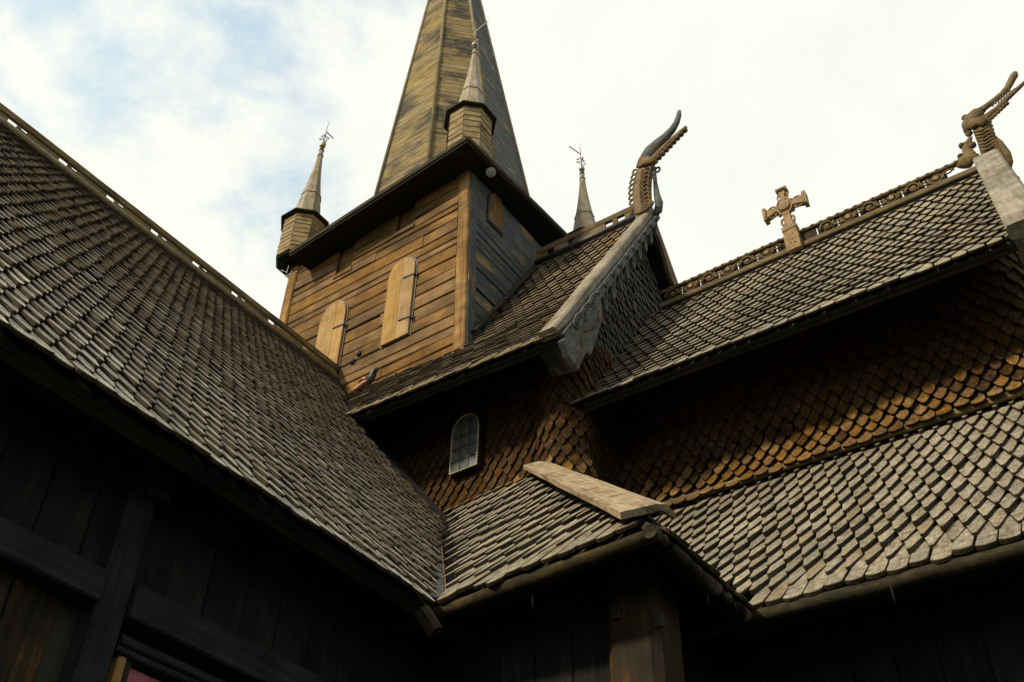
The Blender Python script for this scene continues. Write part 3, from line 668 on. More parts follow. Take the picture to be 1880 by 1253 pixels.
# aisle walls below the pent roof
aw = prism('aisle_wall', [(-5.0, ya+.62, GZ), (xc-.62, ya+.62, GZ), (xc-.62, ya+.62, 5.42), (-5.0, ya+.62, 5.42)], (0, 1, 0), .1, 'sheath', NV)
for k in range(7):
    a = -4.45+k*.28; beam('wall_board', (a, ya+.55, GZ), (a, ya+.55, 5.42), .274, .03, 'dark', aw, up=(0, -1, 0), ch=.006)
aw2 = prism('aisle_wall', [(xc-.62, ya+.62, GZ), (xc-.62, yb+.9, GZ), (xc-.62, yb+.9, 5.42), (xc-.62, ya+.62, 5.42)], (1, 0, 0), .1, 'sheath', NV)
for k in range(5):
    a = ya+.75+k*.28; beam('wall_board', (xc-.55, a, GZ), (xc-.55, a, 5.42), .274, .03, 'dark', aw2, up=(1, 0, 0), ch=.006)
cp = un((1172, 1150), y=ya+.55)
beam('corner_post', (cp.x, ya+.62, GZ), (cp.x, ya+.62, 5.60), .36, .36, 'column', NV, up=(0, -1, 0), ch=.05, wob=.004)
for q in [(1133, 1128), (1211, 1142)]:
    p = un(q, y=ya+.445); beam('column_peg', p+Vector((0, -.01, -.04)), p+Vector((0, -.01, .04)), .06, .03, 'sheath', NV, up=(0, -1, 0))
sheath('soffit', PP, .125, NV, s0=1.5, s1=PP.W-.75, t0=0.02, t1=.95, mat='soffit', n=4)
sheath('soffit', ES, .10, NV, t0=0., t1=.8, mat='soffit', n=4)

# ================================================================== chancel
CH = thing('church_chancel', (-1.5, y0, GZ), 'chancel with pale diamond shingles, carved ridge and scale shingled wall', 'church chancel')
XR = 2.4
qA, qB = un((1403, 1112), z=za), un((1876, 988), z=za)
uA, uB = un((1228, 937), y=ybt), un((1880, 732), y=ybt)
CE0, CE1, CT0, CT1 = lx(qA, qB, x=xc-2.6), lx(qA, qB, x=XR), lx(uA, uB, x=xc-2.6), lx(uA, uB, x=XR)
CP = Patch(CE0, CE1, CT0, CT1, .04)
def keep_cp(p, s, t): 
    b = t/CP.L
    return p.x > xc-2.45*b-.12
cpent = sheath('pent_roof', CP, .08, CH, s0=.6)
lay(CP, 'pent_roof_shingle', .1345, CP.L/12.3, .030, 'point', 'sh_grey', cpent, 0, CP.W, -.03, CP.L-.08, keep_cp, jit=.7)
logline('eave_log', lx(qA, qB, x=xc-.05)+Vector((0, .02, -.062)), CE1+Vector((0, .02, -.062)), .050, CH, 16)
beam('flashing_board', lx(uA, uB, x=-4.7)+Vector((0, -.05, .04)), CT1+Vector((0, -.05, .04)), .05, .075, 'crest', CH, wob=.004)
tube('copper_edge', [(un((1376, 1118), z=za+.01), .012), (un((1386, 1122), z=za), .016), (un((1392, 1119), z=za), .01)], 'copper', CH, 6)
# upper wall
kx = .02
cpath = [(-4.6, ybt+.02), (-.18, ybt+.02)] + [(-.18+.22*math.sin(R_(a)), ybt+.24-.22*math.cos(R_(a))) for a in range(15, 91, 15)] + [(.04, 11.0)]
CW = WallPath(cpath, zbt+.02, .12, .5)
cwall = prism('wall', [(-4.7, ybt+.15, 7.3), (-.1, ybt+.15, 7.3), (-.1, ybt+.15, 9.9), (-4.7, ybt+.15, 9.9)], (0, 1, 0), .16, 'sheath', CH)
prism('wall', [(-.1, ybt+.25, 7.3), (-.1, 2*y0-ybt-.2, 7.3), (-.1, 2*y0-ybt-.2, 9.9), (-.1, y0, 11.6), (-.1, ybt+.25, 9.9)], (1, 0, 0), .14, 'sheath', CH)
lay(CW, 'wall_shingle', .152, .115, .026, 'scale', 'scale', cwall, 0, CW.L, -.02, 1.95, lambda p, s, t: p.y < 9.4, lnf=2.6, jit=2., alt=('scale_lit_worn', lambda p, r: (1, .95, .7, .25)[r] if r < 4 else 0))  # bottom courses take the shingle with sunlight and wear in its colour
# upper roof
kA, kB = un((1104, 722), z=zce), un((1862, 434), z=zce)
lA, lB = un((1183, 585), y=y0), un((1800, 318), y=y0)
XL = -4.42
KE0, KE1, KR0, KR1 = lx(kA, kB, x=XL), lx(kA, kB, x=xce), lx(lA, lB, x=XL), lx(lA, lB, x=xce)
CU = Patch(KE0, KE1, KR0, KR1, .06)
cup = sheath('upper_roof', CU, .055, CH)
lay(CU, 'upper_roof_shingle', .158, .185, .024, 'point', 'sh_grey', cup, 0, CU.W, -.04, CU.L-.02)
slab('north_roof_slope', [Vector((xce, 2*y0-KE1.y, KE1.z)), Vector((XL, 2*y0-KE0.y, KE0.z)), KR0, KR1], .12, 'sheath', CH)
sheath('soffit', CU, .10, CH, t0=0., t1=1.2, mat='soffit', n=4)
# carved ridge crest
def rl(x): return lx(KR0, KR1, x=x)
kc = beam('ridge_crest', rl(XL+.1)+Vector((0, 0, .055)), rl(xce)+Vector((0, 0, .055)), .12, .09, 'crest', CH, wob=.003)
beam('crest_rail', rl(XL+.1)+Vector((0, 0, .315)), rl(xce)+Vector((0, 0, .315)), .075, .045, 'carve', kc, wob=.003)
step = .285; x = XL+.3; i = 0
XC0, XC1 = un((1446, 470), y=y0).x-.02, un((1474, 460), y=y0).x+.02
while x < xce-.35:
    c = rl(x)+Vector((0, -.035, .195)); ax = (rl(x+.1)-rl(x)).normalized(); sg = 1 if i % 2 else -1
    if not (XC0-.1 < x < XC1+.1):
        ring('scroll', c, ax*.105, Vector((0, 0, .095*sg)), .015, 'carve', kc, 18, 5, (160, 560), .6, .35)
        lathe('scroll_boss', c+Vector((0, .01, 0)), [(.006, -.03), (.034, -.022), (.038, 0), (.034, .02), (.006, .03)], 'carve_pale' if i % 2 else 'carve', kc, 8, axis=(0, -1, 0))
        ring('tendril', c+ax*.16+Vector((0, .0, -.03*sg)), ax*.075, Vector((0, 0, .08*sg)), .013, 'carve', kc, 8, 5, (30, 200), .8)
        ring('tendril', c+ax*.15+Vector((0, .0, .04*sg)), ax*.06, Vector((0, 0, -.05*sg)), .012, 'carve', kc, 8, 5, (0, 190), .8)
    beam('crest_panel', c+Vector((-.14, .045, .0)), c+Vector((.127, .045, .0)), .02, .22, 'edge', kc)
    x += step; i += 1
x = XL+.15
while x < xce-.05:
    lathe('crest_bead', rl(x)+Vector((0, 0, .330)), [(.045, -.02), (.055, -.005), (.045, .008), (.015, .014)], 'carve', kc, 8, smooth=True); x += .118
# end verge board
ve, vt = un((1868, 425), x=xce+.03), un((1803, 303), x=xce+.03)
vdir = (vt-ve).normalized(); vnn = Vector((0, -vdir.z, vdir.y)); vnn = vnn if vnn.z > 0 else -vnn
beam('verge_board', ve-vdir*.16+vnn*.04+Vector((.07, 0, 0)), vt+vdir*.05+vnn*.04+Vector((.07, 0, 0)), .27, .12, 'barge', CH, up=vnn, ch=.02, wob=.004)
ne_, nt_ = Vector((ve.x+.07, 2*y0-ve.y, ve.z)), Vector((vt.x+.07, y0+.03, vt.z))
beam('verge_board', ne_, nt_, .34, .12, 'barge', CH, up=(0, -vnn.y, vnn.z), ch=.02)
prism('carved_fascia', [ve+Vector((.2, 0, 0))-vdir*.16, vt+Vector((.2, 0, 0)), vt+Vector((.2, 0, -.4)), ve+Vector((.2, .05, -.35))-vdir*.1], (1, 0, 0), .05, 'carve_grey', CH)
# lower aisle wall
aw3 = prism('aisle_wall', [(xc-.7, yb+.72, GZ), (XR-.1, yb+.72, GZ), (XR-.1, yb+.72, 5.48), (xc-.7, yb+.72, 5.48)], (0, 1, 0), .1, 'sheath', CH)
for k in range(18): 
    a = xc-.6+k*.28
    if a > XR-.2: break
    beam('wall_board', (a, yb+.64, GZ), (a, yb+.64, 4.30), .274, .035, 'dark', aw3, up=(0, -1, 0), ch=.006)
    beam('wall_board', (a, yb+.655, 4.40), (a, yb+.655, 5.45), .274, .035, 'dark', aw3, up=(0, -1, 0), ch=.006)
beam('wall_rail', (xc-.6, yb+.63, 4.36), (XR-.2, yb+.63, 4.36), .07, .085, 'dark_b', CH)
sheath('soffit', CP, .13, CH, s0=2.4, t0=.02, t1=.95, mat='soffit', n=4)
prism('end_wall', [(XR-.1, CE1.y+.6, GZ), (XR-.1, 2*y0-CE1.y-.6, GZ), (XR-.1, 2*y0-CE1.y-.6, 5.6), (XR-.1, 2*y0-ybt, zbt-.1), (XR-.1, ybt, zbt-.1), (XR-.1, CE1.y+.6, 5.6)], (1, 0, 0), .1, 'dark', CH)
for q in [(1641, 1098), (1300, 1108), (978, 1110)]:
    p = un(q, z=za-.2); tube('gutter_hook', [(p+Vector((0, 0, .10)), .006), (p, .006), (p+Vector((0, .015, -.03)), .004)], 'soffit', CH if q[0] > 1200 else NV, 6)

# ================================================================== bell tower
TW = thing('bell_tower', ((xt0+xt1)/2, (yt1+yt2)/2, 10.5), 'square board clad bell tower with tall octagonal spire', 'tower')
def zpix(x, y, py):
    a, b = 2.5, 60.
    for _ in range(50):
        z = (a+b)/2; d = Vector((x, y, z))-CAM; v = IMG_H/2-F_PX*d.dot(_U)/d.dot(_f)
        if v > py: a = z
        else: b = z
    return z
SEt, SEb = un((861, 307), y=yt1), un((853, 622), y=yt1)
SWt, SWb = un((538, 506), y=yt1), un((520, 605), y=yt1)
EY = yt1-.50
sC, sW = un((858, 256), y=EY), un((533, 466), y=EY)
ZB, ZT = 10.4, max(sC.z, sW.z)+.03
def sex(z): return SEb.x+(SEt.x-SEb.x)*(z-SEb.z)/(SEt.z-SEb.z)
swx = (SWt.x+SWb.x)/2
prism('core', [(swx+.08, yt1+.1, (ZB+ZT)/2), (sex(13)-.1, yt1+.1, (ZB+ZT)/2), (sex(13)-.1, yt2, (ZB+ZT)/2), (swx+.08, yt2, (ZB+ZT)/2)], (0, 0, 1), ZT-ZB, 'sheath', TW)
swall = prism('south_wall', [(swx+.1, yt1+.065, ZB), (sex(13)-.12, yt1+.065, ZB), (sex(13)-.12, yt1+.065, ZT), (swx+.1, yt1+.065, ZT)], (0, 1, 0), .06, 'sheath', TW)
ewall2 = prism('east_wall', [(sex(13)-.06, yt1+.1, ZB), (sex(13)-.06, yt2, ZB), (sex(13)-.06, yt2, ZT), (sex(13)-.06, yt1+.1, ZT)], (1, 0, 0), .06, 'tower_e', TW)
openings = [(-9.16, -8.82, 13.80, 14.64), (-7.90, -7.555, 14.05, 14.80)]
rnd = random.Random(3); z = ZB
while z < ZT-.02:
    h = rnd.choice([.13, .16, .19, .22, .25, .29]); h = min(h, ZT-z); zc = z+h/2
    cuts = [(a, b) for a, b, z0, z1 in openings if z0-.05 < zc < z1+.05]
    xs = swx+.12; segs = []
    for a, b in cuts+[(sex(zc)-.16, None)]: segs.append((xs, a)); xs = b
    for a, b in segs:
        if b-a < .05: continue
        # some courses are made of two boards
        jn = [a]+([rnd.uniform(a+.6, b-.6)] if b-a > 2.2 and rnd.random() < .6 else [])+[b]
        for p, q in zip(jn, jn[1:]):
            tl = rnd.gauss(0, .010)
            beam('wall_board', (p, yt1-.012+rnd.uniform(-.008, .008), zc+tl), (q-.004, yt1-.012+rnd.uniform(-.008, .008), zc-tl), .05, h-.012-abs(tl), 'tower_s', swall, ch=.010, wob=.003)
    z += h
for a, b, z0, z1 in openings: beam('opening_panel', ((a+b)/2, yt1+.028, z0), ((a+b)/2, yt1+.028, z1), b-a, .03, 'tower_s', swall, up=(0, -1, 0))
for a, b, z0, z1 in openings: beam('opening_sill', (a-.03, yt1-.03, z0-.045), (b+.03, yt1-.03, z0-.035), .06, .09, 'tower_s', swall)
z = ZB
while z < ZT-.02:
    h = rnd.choice([.16, .20, .24, .28]); h = min(h, ZT-z); zc = z+h/2; tl = rnd.gauss(0, .012)
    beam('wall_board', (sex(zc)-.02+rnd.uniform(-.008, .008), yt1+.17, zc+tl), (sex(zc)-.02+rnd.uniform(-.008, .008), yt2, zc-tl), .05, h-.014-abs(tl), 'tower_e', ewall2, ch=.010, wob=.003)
    z += h
beam('corner_post', (sex(ZB)-.075, yt1+.06, ZB), (sex(ZT)-.075, yt1+.06, ZT), .20, .20, 'post', TW, up=(0, -1, 0), wob=.006, ch=.02)
beam('corner_post', (sex(ZB)+.032, yt1+.085, ZB), (sex(ZT)+.032, yt1+.085, ZT), .17, .03, 'tower_e', TW, up=(1, 0, 0), wob=.003)
beam('corner_post', (swx+.02, yt1+.03, ZB), (swx+.04, yt1+.03, ZT), .20, .20, 'post', TW, up=(0, -1, 0), wob=.005, ch=.02)
def arched(x0, x1, z0, zs, zt_, y): return [(x, y, z) for x, z in arch(x0, x1, z0, zs, zt_, 12)]
def shutter(x0, x1, z0, zs, zt_, split):
    r = prism('shutter', arched(x0-.03, x1+.03, z0-.02, zs, zt_+.035, yt1-.038), (0, 1, 0), .02, 'iron', TW)
    def top(x): u = (x-(x0+x1)/2)/((x1-x0)/2); return zs+(zt_-zs)*math.sqrt(max(0, 1-u*u))
    xs = [x0+(x1-x0)*split, x1]; a = x0
    for b in xs:
        n = 8; pl = [(a+.003, yt1-.065, z0), (b-.003, yt1-.065, z0)]+[(b-.003+(a-b+.006)*k/n, yt1-.065, top(b-.003+(a-b+.006)*k/n)) for k in range(n+1)]
        me_o = prism('shutter_board', pl, (0, 1, 0), .035, 'shutter', r); a = b
        # grain must run upright: turn the local frame
        R = Matrix.Rotation(R_(90), 4, 'Z'); me_o.data.transform(R.inverted()); me_o.matrix_basis = me_o.matrix_basis @ R; WM[me_o] = me_o.matrix_basis
    for f in (.16, .80):
        zz = z0+(zs-z0)*f+.1; beam('strap_hinge', (x1-.20, yt1-.09, zz+.02), (x1+.04, yt1-.085, zz), .02, .035, 'iron', r); tube('hinge_pin', [((x1+.03, yt1-.09, zz-.05), .016), ((x1+.03, yt1-.09, zz+.05), .016)], 'iron', r, 6)
shutter(-7.895, -7.385, 11.63, 12.98, 13.28, .52)
shutter(-9.27, -8.73, 11.0, 12.72, 13.10, .60)
# small shutter on the shaded side
ea, eb_ = un((898, 400), x=sex(13)), un((923, 425), x=sex(13)); et = un((905, 352), x=sex(13))
sh2 = prism('shutter', [(sex(14)+.012, y, z) for y, z in arch(ea.y-.03, eb_.y+.03, ea.z-.08, et.z-.25, et.z+.03, 10)], (1, 0, 0), .03, 'iron', TW)
ym = (ea.y+eb_.y)/2
for y_a, y_b in ((ea.y, ym-.004), (ym+.004, eb_.y)):
    def topz(y): u = (y-ym)/((eb_.y-ea.y)/2); return et.z-.25+.25*math.sqrt(max(0, 1-u*u))
    o_ = prism('shutter_board', [(sex(14)+.03, y_a, ea.z-.05), (sex(14)+.03, y_b, ea.z-.05)]+[(sex(14)+.03, y_b+(y_a-y_b)*k/6, topz(y_b+(y_a-y_b)*k/6)) for k in range(7)], (1, 0, 0), .02, 'tower_s', sh2)
    R = Matrix.Rotation(R_(90), 4, 'Z'); o_.data.transform(R.inverted()); o_.matrix_basis = o_.matrix_basis @ R; WM[o_] = o_.matrix_basis
for q in [(660, 650), (648, 665)]:
    p = un(q, y=yt1-.03); lathe('vent_cap', p, [(.05, 0), (.05, .03), (.02, .05)], 'iron', TW, 8, axis=(0, -1, 0))
# flashing where the nave roof meets the east side
f0, f1 = un((868, 610), x=sex(11)+.06), un((980, 494), x=sex(13)+.06)
beam('flashing_board', f0, f1, .05, .10, 'log', TW, up=(1, 0, 0), wob=.006)
# eave skirt
eE = un((1042, 436), x=sC.x); fE = (eE-sC)/(eE.y-sC.y); eN = sC+fE*(yt2+.40-sC.y); nW = Vector((sW.x, eN.y, (sW.z+eN.z)/2))
cornr = [sC, eN, nW, sW]
cen = (sC+nW)/2
up_ = Vector((0, 0, .07))
prism('soffit', [c-up_*.5 for c in cornr], (0, 0, 1), .06, 'soffit', TW)
for a, b in zip(cornr, cornr[1:]+cornr[:1]): beam('eave_fascia', a+Vector((0, 0, .02)), b+Vector((0, 0, .02)), .05, .10, 'log', TW, wob=.003)
# octagonal spire
b0, b1 = un((829, 345), y=9.65), un((834, 2), y=9.65)
r0 = 131*depth(b0)/F_PX/.985; r1 = 45.5*depth(b1)/F_PX/.985
axv = (b1-b0); hh = axv.length; axv.normalize(); slope = (r0-r1)/hh; Htot = r0/slope
zbase = sC.z+.05; bk = (zbase+.30-b0.z)/axv.z; sb = b0+axv*bk; rb0 = r0-slope*bk; Hs = rb0/slope
vs = [c+Vector((0, 0, .04)) for c in cornr]; ang = [R_(22.5+45*k) for k in range(8)]
vs += [Vector((sb.x+rb0*1.0*math.cos(a), sb.y+rb0*1.0*math.sin(a), sb.z)) for a in ang]
idx = lambda k: 4+k % 8
fs = [(0, 1, idx(0), idx(7)), (1, idx(1), idx(0)), (1, 2, idx(2), idx(1)), (2, idx(3), idx(2)), (2, 3, idx(4), idx(3)), (3, idx(5), idx(4)), (3, 0, idx(6), idx(5)), (0, idx(7), idx(6))]
put('eave_skirt', mesh('eave_skirt', [v-sb for v in vs], fs, 'spire'), TW, Matrix.Translation(sb))
def lapped(name, cb, ct, rB, rT, k, n, rows, th, mat, parent, rot=R_(22.5)):
    """one facet of a tapered n-gon clad in lapped boards"""
    a0, a1 = rot+2*math.pi*k/n, rot+2*math.pi*(k+1)/n; cb, ct = Vector(cb), Vector(ct)
    def corner(f, a): c = cb.lerp(ct, f); r = rB+(rT-rB)*f; return c+Vector((math.cos(a)*r, math.sin(a)*r, 0))
    am = (a0+a1)/2; nr = Vector((math.cos(am), math.sin(am), 0)); mw = frame(corner(0, a0), corner(0, a1), (0, 0, 1)); inv = mw.inverted(); vs = []; fs = []
    rr = random.Random(k*17+rows); fsum = [0.]
    for i in range(rows): fsum.append(fsum[-1]+rr.uniform(.75, 1.25))
    for i in range(rows):
        f0_, f1_ = fsum[i]/fsum[-1], fsum[i+1]/fsum[-1]; t0 = th*rr.uniform(.7, 1.2)
        o = len(vs)
        for (f, a, t) in ((f0_, a0, t0), (f0_, a1, t0), (f1_, a1, .002), (f1_, a0, .002), (f0_, a0, -.01), (f0_, a1, -.01)): vs.append(inv @ (corner(f, a)+nr*t))
        fs += [(o, o+1, o+2, o+3), (o+4, o+5, o+1, o)]
    return put(name, mesh(name, vs, fs, mat), parent, mw)
apex = sb+axv*Hs*.985; rap = rb0*.015
spire = lathe('spire', sb, [(rb0-.03, 0), (.02, Hs*.985)], 'sheath', TW, 8, R_(22.5), axis=axv)
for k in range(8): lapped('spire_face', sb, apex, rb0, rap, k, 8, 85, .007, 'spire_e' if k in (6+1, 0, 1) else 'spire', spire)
for k in range(8):
    a = ang[k]; tube('spire_rib', [(sb+Vector((math.cos(a), math.sin(a), 0))*(rb0+.005), .045), (apex+Vector((math.cos(a), math.sin(a), 0))*(rap+.0), .03)], 'rib', spire, 6)
# corner turrets
def turret(axis_px, depth_y, ball_py, lip_py, label, corbel=True):
    b = un(axis_px, y=depth_y); zb = zpix(b.x, b.y, ball_py); zl = zpix(b.x, b.y, lip_py); z0 = sC.z+(-.02 if corbel else .02)
    t = thing('corner_turret', (b.x, b.y, z0), label, 'turret', 'turrets on the tower corners')
    c0, rb_ = Vector((b.x, b.y, z0)), .37
    body = lathe('body', c0, [(rb_-.02, 0), (rb_-.02, zl-z0)], 'sheath', t, 8, R_(22.5))
    for k in range(8): lapped('body_board', c0+Vector((0, 0, .0)), Vector((b.x, b.y, zl)), rb_, rb_, k, 8, 9, .012, 'turret', body)
    if corbel: lathe('corbel', c0, [(.22, -.10), (.35, -.04), (.375, .0), (.375, .03)], 'soffit', t, 8, R_(22.5))
    lathe('lip', (b.x, b.y, zl), [(.36, -.03), (.455, -.01), (.455, .02), (.27, .10)], 'log', t, 8, R_(22.5))
    hs = zb-.14-zl; rf = lathe('roof', (b.x, b.y, zl+.08), [(.275, 0), (.235, hs*.15), (.185, hs*.32), (.128, hs*.50), (.083, hs*.68), (.055, hs*.85), (.040, hs-.08)], 'turret_roof', t, 8, R_(22.5))
    for j, (f, r) in enumerate(((.32, .192), (.88, .058))): lathe('roof_band', (b.x, b.y, zl+.08+hs*f), [(r, -.012), (r+.008, 0), (r-.004, .014)], 'turret', rf, 8, R_(22.5))
    lathe('finial_neck', (b.x, b.y, zl+hs), [(.055, -.02), (.035, .06), (.022, .10), (.03, .14)], 'lead', t, 8, smooth=True)
    lathe('ball', (b.x, b.y, zb), [(.01, -.062)]+[(.062*math.cos(R_(a)), .062*math.sin(R_(a))) for a in range(-60, 61, 20)]+[(.01, .062)], 'ball', t, 12, smooth=True)
    va = Vector((random.uniform(-.04, .04), random.uniform(-.04, .04), 1)).normalized(); top = Vector((b.x, b.y, zb+.05))
    rod = tube('vane_rod', [(top, .011), (top+va*.42, .008), (top+va*.78, .003)], 'rod', t, 6)
    for j in range(6):
        h = .06+.05*j; a = j*1.9; dr = Vector((math.cos(a), math.sin(a), 0))
        ring('vane_scroll', top+va*h+dr*.045, dr*.035, Vector((0, 0, .028)), .008, 'rod', rod, 8, 4)
        lathe('vane_knob', top+va*h+dr*.085, [(.003, -.018), (.018, 0), (.003, .018)], 'rod', rod, 6)
    dr = Vector((math.cos(rnd.uniform(0, 6)), math.sin(rnd.uniform(0, 6)), .35)); 
    prism('vane_blade', [top+va*.40, top+va*.40+dr*.30+Vector((0, 0, .06)), top+va*.41+dr*.29+Vector((0, 0, .075)), top+va*.43], dr.cross(Vector((0, 0, 1))), .01, 'rod', rod)
    return t
turret((862, 238), yt1+.04, 83, 226, 'corner turret above the post between the lit and the shaded tower walls', False)
turret((553, 448), yt1-.02, 268, 417, 'corner turret hanging over the sunlit tower wall beside the transept ridge')
NEy = eN.y-.24; NEp = un((1076, 462), y=NEy)
turret((1076, 462), NEy, 311, 450, 'corner turret standing behind the nave ridge crest', False)
swp = un((536, 500), y=yt1-.1)
for k in range(5):
    p = swp+Vector((random.uniform(-.12, .12), random.uniform(-.05, .05), random.uniform(-.05, .12))); tube('stray_wire', [(p, .005), (p+Vector((random.uniform(-.12, .12), -.05, random.uniform(-.16, .1))), .004), (p+Vector((random.uniform(-.16, .16), -.08, random.uniform(-.2, -.02))), .003)], 'white', TW, 5)

# floodlight under the tower eave
lp = un((901, 317), z=sC.z-.14)
LM = thing('flood_lamp', lp, 'small round grey lamp fixed under the tower eave', 'lamp')
ld = (CAM-lp).normalized()
lathe('lamp_housing', lp-ld*.06, [(.02, -.05), (.07, -.02), (.085, .05), (.08, .06)], 'iron', LM, 14, axis=ld)
lathe('lamp_lens', lp, [(.078, 0), (.05, .012), (.01, .018)], 'lampglass', LM, 14, axis=ld)
tube('lamp_arm', [(lp-ld*.08, .018), (lp+Vector((-.04, .04, .04)), .018), (lp+Vector((-.04, .05, .12)), .022)], 'iron', LM, 6)
# copper pipe at the foot of the tower
cpz = 7.75
PIPE = thing('copper_pipe', un((660, 712), y=cpz), 'bent copper downpipe at the foot of the sunlit tower wall', 'pipe')
tube('pipe', [(un(q, y=cpz), .045) for q in [(642, 725), (655, 715), (668, 705), (678, 700)]], 'copper', PIPE, 10)
tube('pipe_spout', [(un(q, y=cpz-.02), r) for q, r in [((677, 703), .04), ((683, 692), .05), ((687, 681), .045), ((693, 678), .03)]], 'lead', PIPE, 10)
tube('pipe_bracket', [(un(q, y=cpz+.02), .03) for q in [(660, 702), (668, 696), (675, 695)]], 'copper', PIPE, 6)

# ================================================================== ridge cross
cc = un((1446, 388), y=y0); ex = un((1487, 371), y=y0)-un((1405, 408), y=y0); ex.normalize(); ey = Vector((-ex.z, 0, ex.x)).normalized()
ey = (un((1437, 354), y=y0)-un((1463, 466), y=y0)).normalized()
KR = thing('ridge_cross', un((1462, 466), y=y0), 'carved pale wooden cross standing on the chancel ridge', 'cross')
mpp = (un((1487, 371), y=y0)-un((1405, 408), y=y0)).length/90; mpy = (un((1437, 354), y=y0)-un((1463, 466), y=y0)).length/115
def cp2(a, b, dy=0.): return cc+ex*(a*mpp)+ey*(b*mpy)+Vector((0, dy, 0))
def cpoly(name, pts, th, mat='carve_pale', dy=-.07, par=None): return prism(name, [cp2(a, b, dy) for a, b in pts], (0, 1, 0), th, mat, par or KR)
foot = cpoly('foot', [(-12, -80), (14, -80), (14, -60), (13, -48), (7, -38), (-7, -38), (-13, -48), (-14, -60)], .12)
cpoly('shaft', [(-10, -42), (10, -42), (7, -26), (6, -10), (-6, -10), (-7, -26)], .09)
cpoly('foot_collar', [(-14, -46), (13, -44), (14, -38), (-14, -39)], .14)
hub = lathe('hub', cc+Vector((0, -.02, 0)), [(14*mpp, -.0), (14*mpp, .08), (11*mpp, .12), (4*mpp, .125)], 'carve_pale', KR, 16, axis=(0, -1, 0))
ring('hub_rope', cc+Vector((0, -.11, 0)), ex*14.5*mpp, ey*14.5*mpy, .014, 'carve_pale', hub, 18, 6)
for (sx, ang_) in ((1, 0), (-1, 0), (0, 1)):
    def q(a, b): return (a*sx, b) if sx else (b, a*.80)
    arm = cpoly('arm', [q(8, -5), q(8, 5), q(20, 3.5), q(36, 7), q(36, -7), q(20, -3.5)], .09)
    cpoly('arm_end', [q(36, -10), q(36, 10), q(43, 11), q(43, -11)], .12, par=arm)
    cpoly('arm_end_band', [q(37.5, -8), q(37.5, 8), q(39.5, 8), q(39.5, -8)], .15, par=arm)
    for sg in (1, -1):
        a, b = q(25, 7*sg); ring('arm_scroll', cp2(a, b, -.09), ex*7*mpp if sx else ex*3.5*mpp, ey*3.5*mpp if sx else ey*7*mpp, .013, 'carve_pale', arm, 10, 5)
        a, b = q(13, 10*sg); lathe('arm_bud', cp2(a, b, -.07), [(.004, -.03), (.03, 0), (.004, .03)], 'carve_pale', arm, 7, axis=(0, -1, 0))
for sg in (1, -1): ring('shaft_scroll', cp2(8*sg, -26, -.09), ex*4.5*mpp, ey*9*mpp, .018, 'carve_pale', KR, 12, 5)
for k in range(7): lathe('nail_hole', cp2(random.uniform(-8, 8), random.uniform(-76, -50), -.132), [(.012, 0), (.012, .004)], 'iron', foot, 6, axis=(0, -1, 0))

# ================================================================== dragon heads
def pxt(name, pts, par, mat, yy=y0, squash=1.0, sides=10):
    return tube(name, [(un((x, y), y=yy), r*depth(un((x, y), y=yy))/F_PX) for x, y, r in pts], mat, par, sides, squash, side=(0, 1, 0))
def ringpx(name, x, y, rx, ry, bar, par, mat, yy, **k):
    c = un((x, y), y=yy); s = depth(c)/F_PX; return ring(name, c, Vector((rx*s, 0, 0)), Vector((0, 0, ry*s)), bar, mat, par, 12, 5, **k)
D1 = thing('dragon_head', un((1184, 404), y=y0), 'dark carved dragon head with open jaws on the nave gable peak', 'dragon head', 'dragon heads on the gable peaks')
neck = pxt('neck', [(1186, 418, 17), (1182, 398, 18), (1180, 378, 18), (1179, 356, 18), (1181, 334, 17), (1185, 314, 16), (1191, 296, 16)], D1, 'carve', squash=.8)
pxt('upper_jaw', [(1182, 306, 10), (1187, 292, 15), (1196, 279, 16), (1208, 265, 12), (1222, 252, 9.5), (1234, 239, 8), (1242, 226, 6.5), (1246, 213, 5.5), (1247, 204, 3.5)], D1, 'carve_grey', squash=.75)
pxt('brow', [(1172, 308, 5), (1178, 294, 8), (1186, 281, 7), (1196, 270, 4)], D1, 'carve', y0-.05, .6)
lj = pxt('lower_jaw', [(1192, 304, 9), (1200, 293, 8), (1212, 279, 6.5), (1226, 265, 6), (1240, 252, 5.5), (1251, 242, 5), (1260, 233, 3.5)], D1, 'carve', squash=.8)
for k in range(9):
    f = k/8; lathe('jaw_bead', un((1203+(1257-1203)*f, 297+(240-297)*f), y=y0), [(.01, -.04), (.045, -.02), (.052, 0), (.04, .025), (.01, .04)], 'carve', lj, 8, smooth=True)
pxt('collar', [(1172, 306, 4), (1182, 301, 7), (1194, 297, 8), (1204, 297, 6)], D1, 'carve', y0-.12, .7)
pxt('throat', [(1200, 396, 6), (1208, 388, 9), (1210, 374, 8), (1206, 358, 6), (1203, 336, 4), (1201, 316, 4), (1203, 308, 3)], D1, 'carve_grey', squash=.7)
ringpx('throat_curl', 1207, 312, 5, 6, .018, D1, 'carve', y0)
for k in range(8):
    f = k/7; ringpx('mane_ring', 1166-7*math.sin(f*2.6), 316+66*f, 5, 6, .018, D1, 'carve', y0+.02)
pxt('mane_root', [(1160, 398, 5), (1159, 388, 5), (1162, 378, 3)], D1, 'carve', squash=.6)
ny = y0-.135
for k in range(9):
    f = k/8; xx = 1189-4*math.sin(f*3); yy_ = 312+60*f
    ringpx('neck_knot', xx, yy_, 6.5, 5.5, .015, neck, 'carve', ny+.01*math.sin(f*3))
    ringpx('neck_knot', xx-8, yy_+3, 3.5, 3.5, .013, neck, 'carve', ny)
for r in (15, 10, 5): ringpx('neck_knot', 1189, 377, r*.8, r*.55, .016, neck, 'carve', ny-.005)
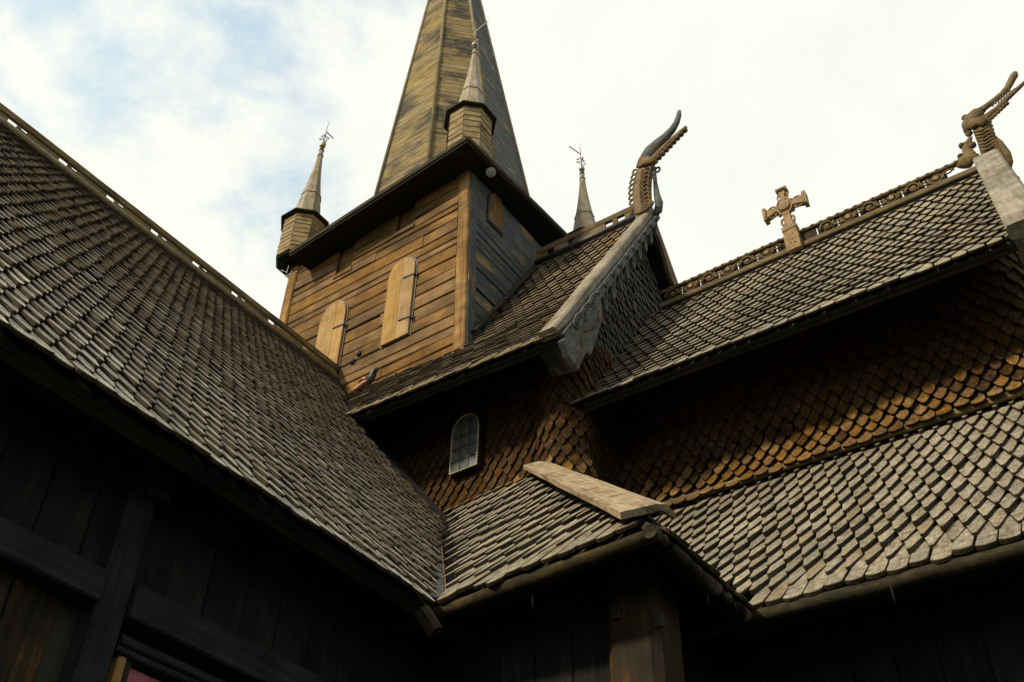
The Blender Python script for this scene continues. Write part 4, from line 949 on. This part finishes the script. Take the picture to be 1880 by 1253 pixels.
pxt('neck_edge', [(1166, 393, 2.5), (1176, 391, 3), (1188, 385, 3), (1199, 372, 2.5)], D1, 'carve', ny-.01)

D2 = thing('dragon_head', un((1815, 305), y=y0), 'pale carved dragon head with toothed jaws on the chancel gable peak', 'dragon head', 'dragon heads on the gable peaks')
mz = 'carve_pale'
neck = pxt('neck', [(1836, 318, 21), (1828, 298, 20), (1820, 278, 19), (1812, 258, 17), (1805, 240, 17), (1799, 224, 16)], D2, 'crest', squash=.8)
pxt('head', [(1775, 244, 5), (1777, 232, 12), (1784, 220, 15), (1795, 212, 16), (1806, 207, 12)], D2, 'carve', squash=.8)
for (x, y) in ((1768, 226), (1771, 236), (1767, 216), (1774, 246)): lathe('crest_bump', un((x+5, y), y=y0), [(.01, -.05), (.05, 0), (.01, .05)], 'carve', D2, 8, smooth=True)
uj = pxt('upper_jaw', [(1796, 208, 10), (1808, 198, 6.5), (1824, 186, 6), (1840, 173, 6), (1851, 160, 6.5), (1857, 148, 7), (1862, 139, 7.5), (1864, 133, 4)], D2, 'carve', squash=.8)
lj = pxt('lower_jaw', [(1798, 222, 10), (1812, 215, 7.5), (1830, 200, 5.5), (1850, 181, 5), (1872, 160, 4.5), (1892, 142, 3)], D2, 'carve', squash=.8)
for k in range(7):
    f = k/6
    lathe('tooth', un((1822+30*f, 193-26*f), y=y0), [(.004, -.035), (.026, 0), (.004, .035)], 'carve', uj, 6)
    lathe('tooth', un((1835+28*f, 190-25*f), y=y0), [(.004, -.035), (.026, 0), (.004, .035)], 'carve', lj, 6)
    lathe('jaw_bead', un((1816+32*f, 221-30*f), y=y0), [(.008, -.035), (.036, 0), (.008, .035)], 'carve', lj, 7, smooth=True)
pxt('cheek_band', [(1778, 236, 7), (1788, 226, 12), (1800, 222, 12), (1810, 228, 9)], D2, 'crest', y0-.10, .5)
for k in range(7):
    f = k/6; pxt('neck_rib', [(1787+14*f, 242+34*f, 2), (1800+14*f, 241+33*f, 2.6), (1813+13*f, 233+33*f, 2)], neck, 'crest', y0-.115, 1)
for k in range(5): lathe('throat_bump', un((1815+2*k, 226+7*k), y=y0), [(.01, -.04), (.045, 0), (.01, .04)], 'carve', neck, 7, smooth=True)
pxt('breast', [(1816, 250, 8), (1832, 266, 10), (1846, 284, 10), (1851, 298, 9), (1848, 314, 8), (1846, 326, 6), (1852, 336, 5), (1862, 337, 6), (1868, 331, 6), (1868, 325, 3)], D2, 'carve', y0, .7)
pxt('ridge_scroll', [(1770, 306, 14), (1774, 294, 16), (1780, 284, 12), (1774, 274, 8), (1772, 266, 7), (1779, 260, 6), (1782, 252, 4)], D2, 'carve', y0, .5)
for (x, y, r) in ((1764, 288, 6), (1766, 268, 6), (1785, 267, 7), (1790, 290, 9)): lathe('scroll_lobe', un((x, y), y=y0), [(.01, -.05), (r*.0067, -.02), (r*.0067, .02), (.01, .05)], 'carve', D2, 9, axis=(0, -1, 0), smooth=True)
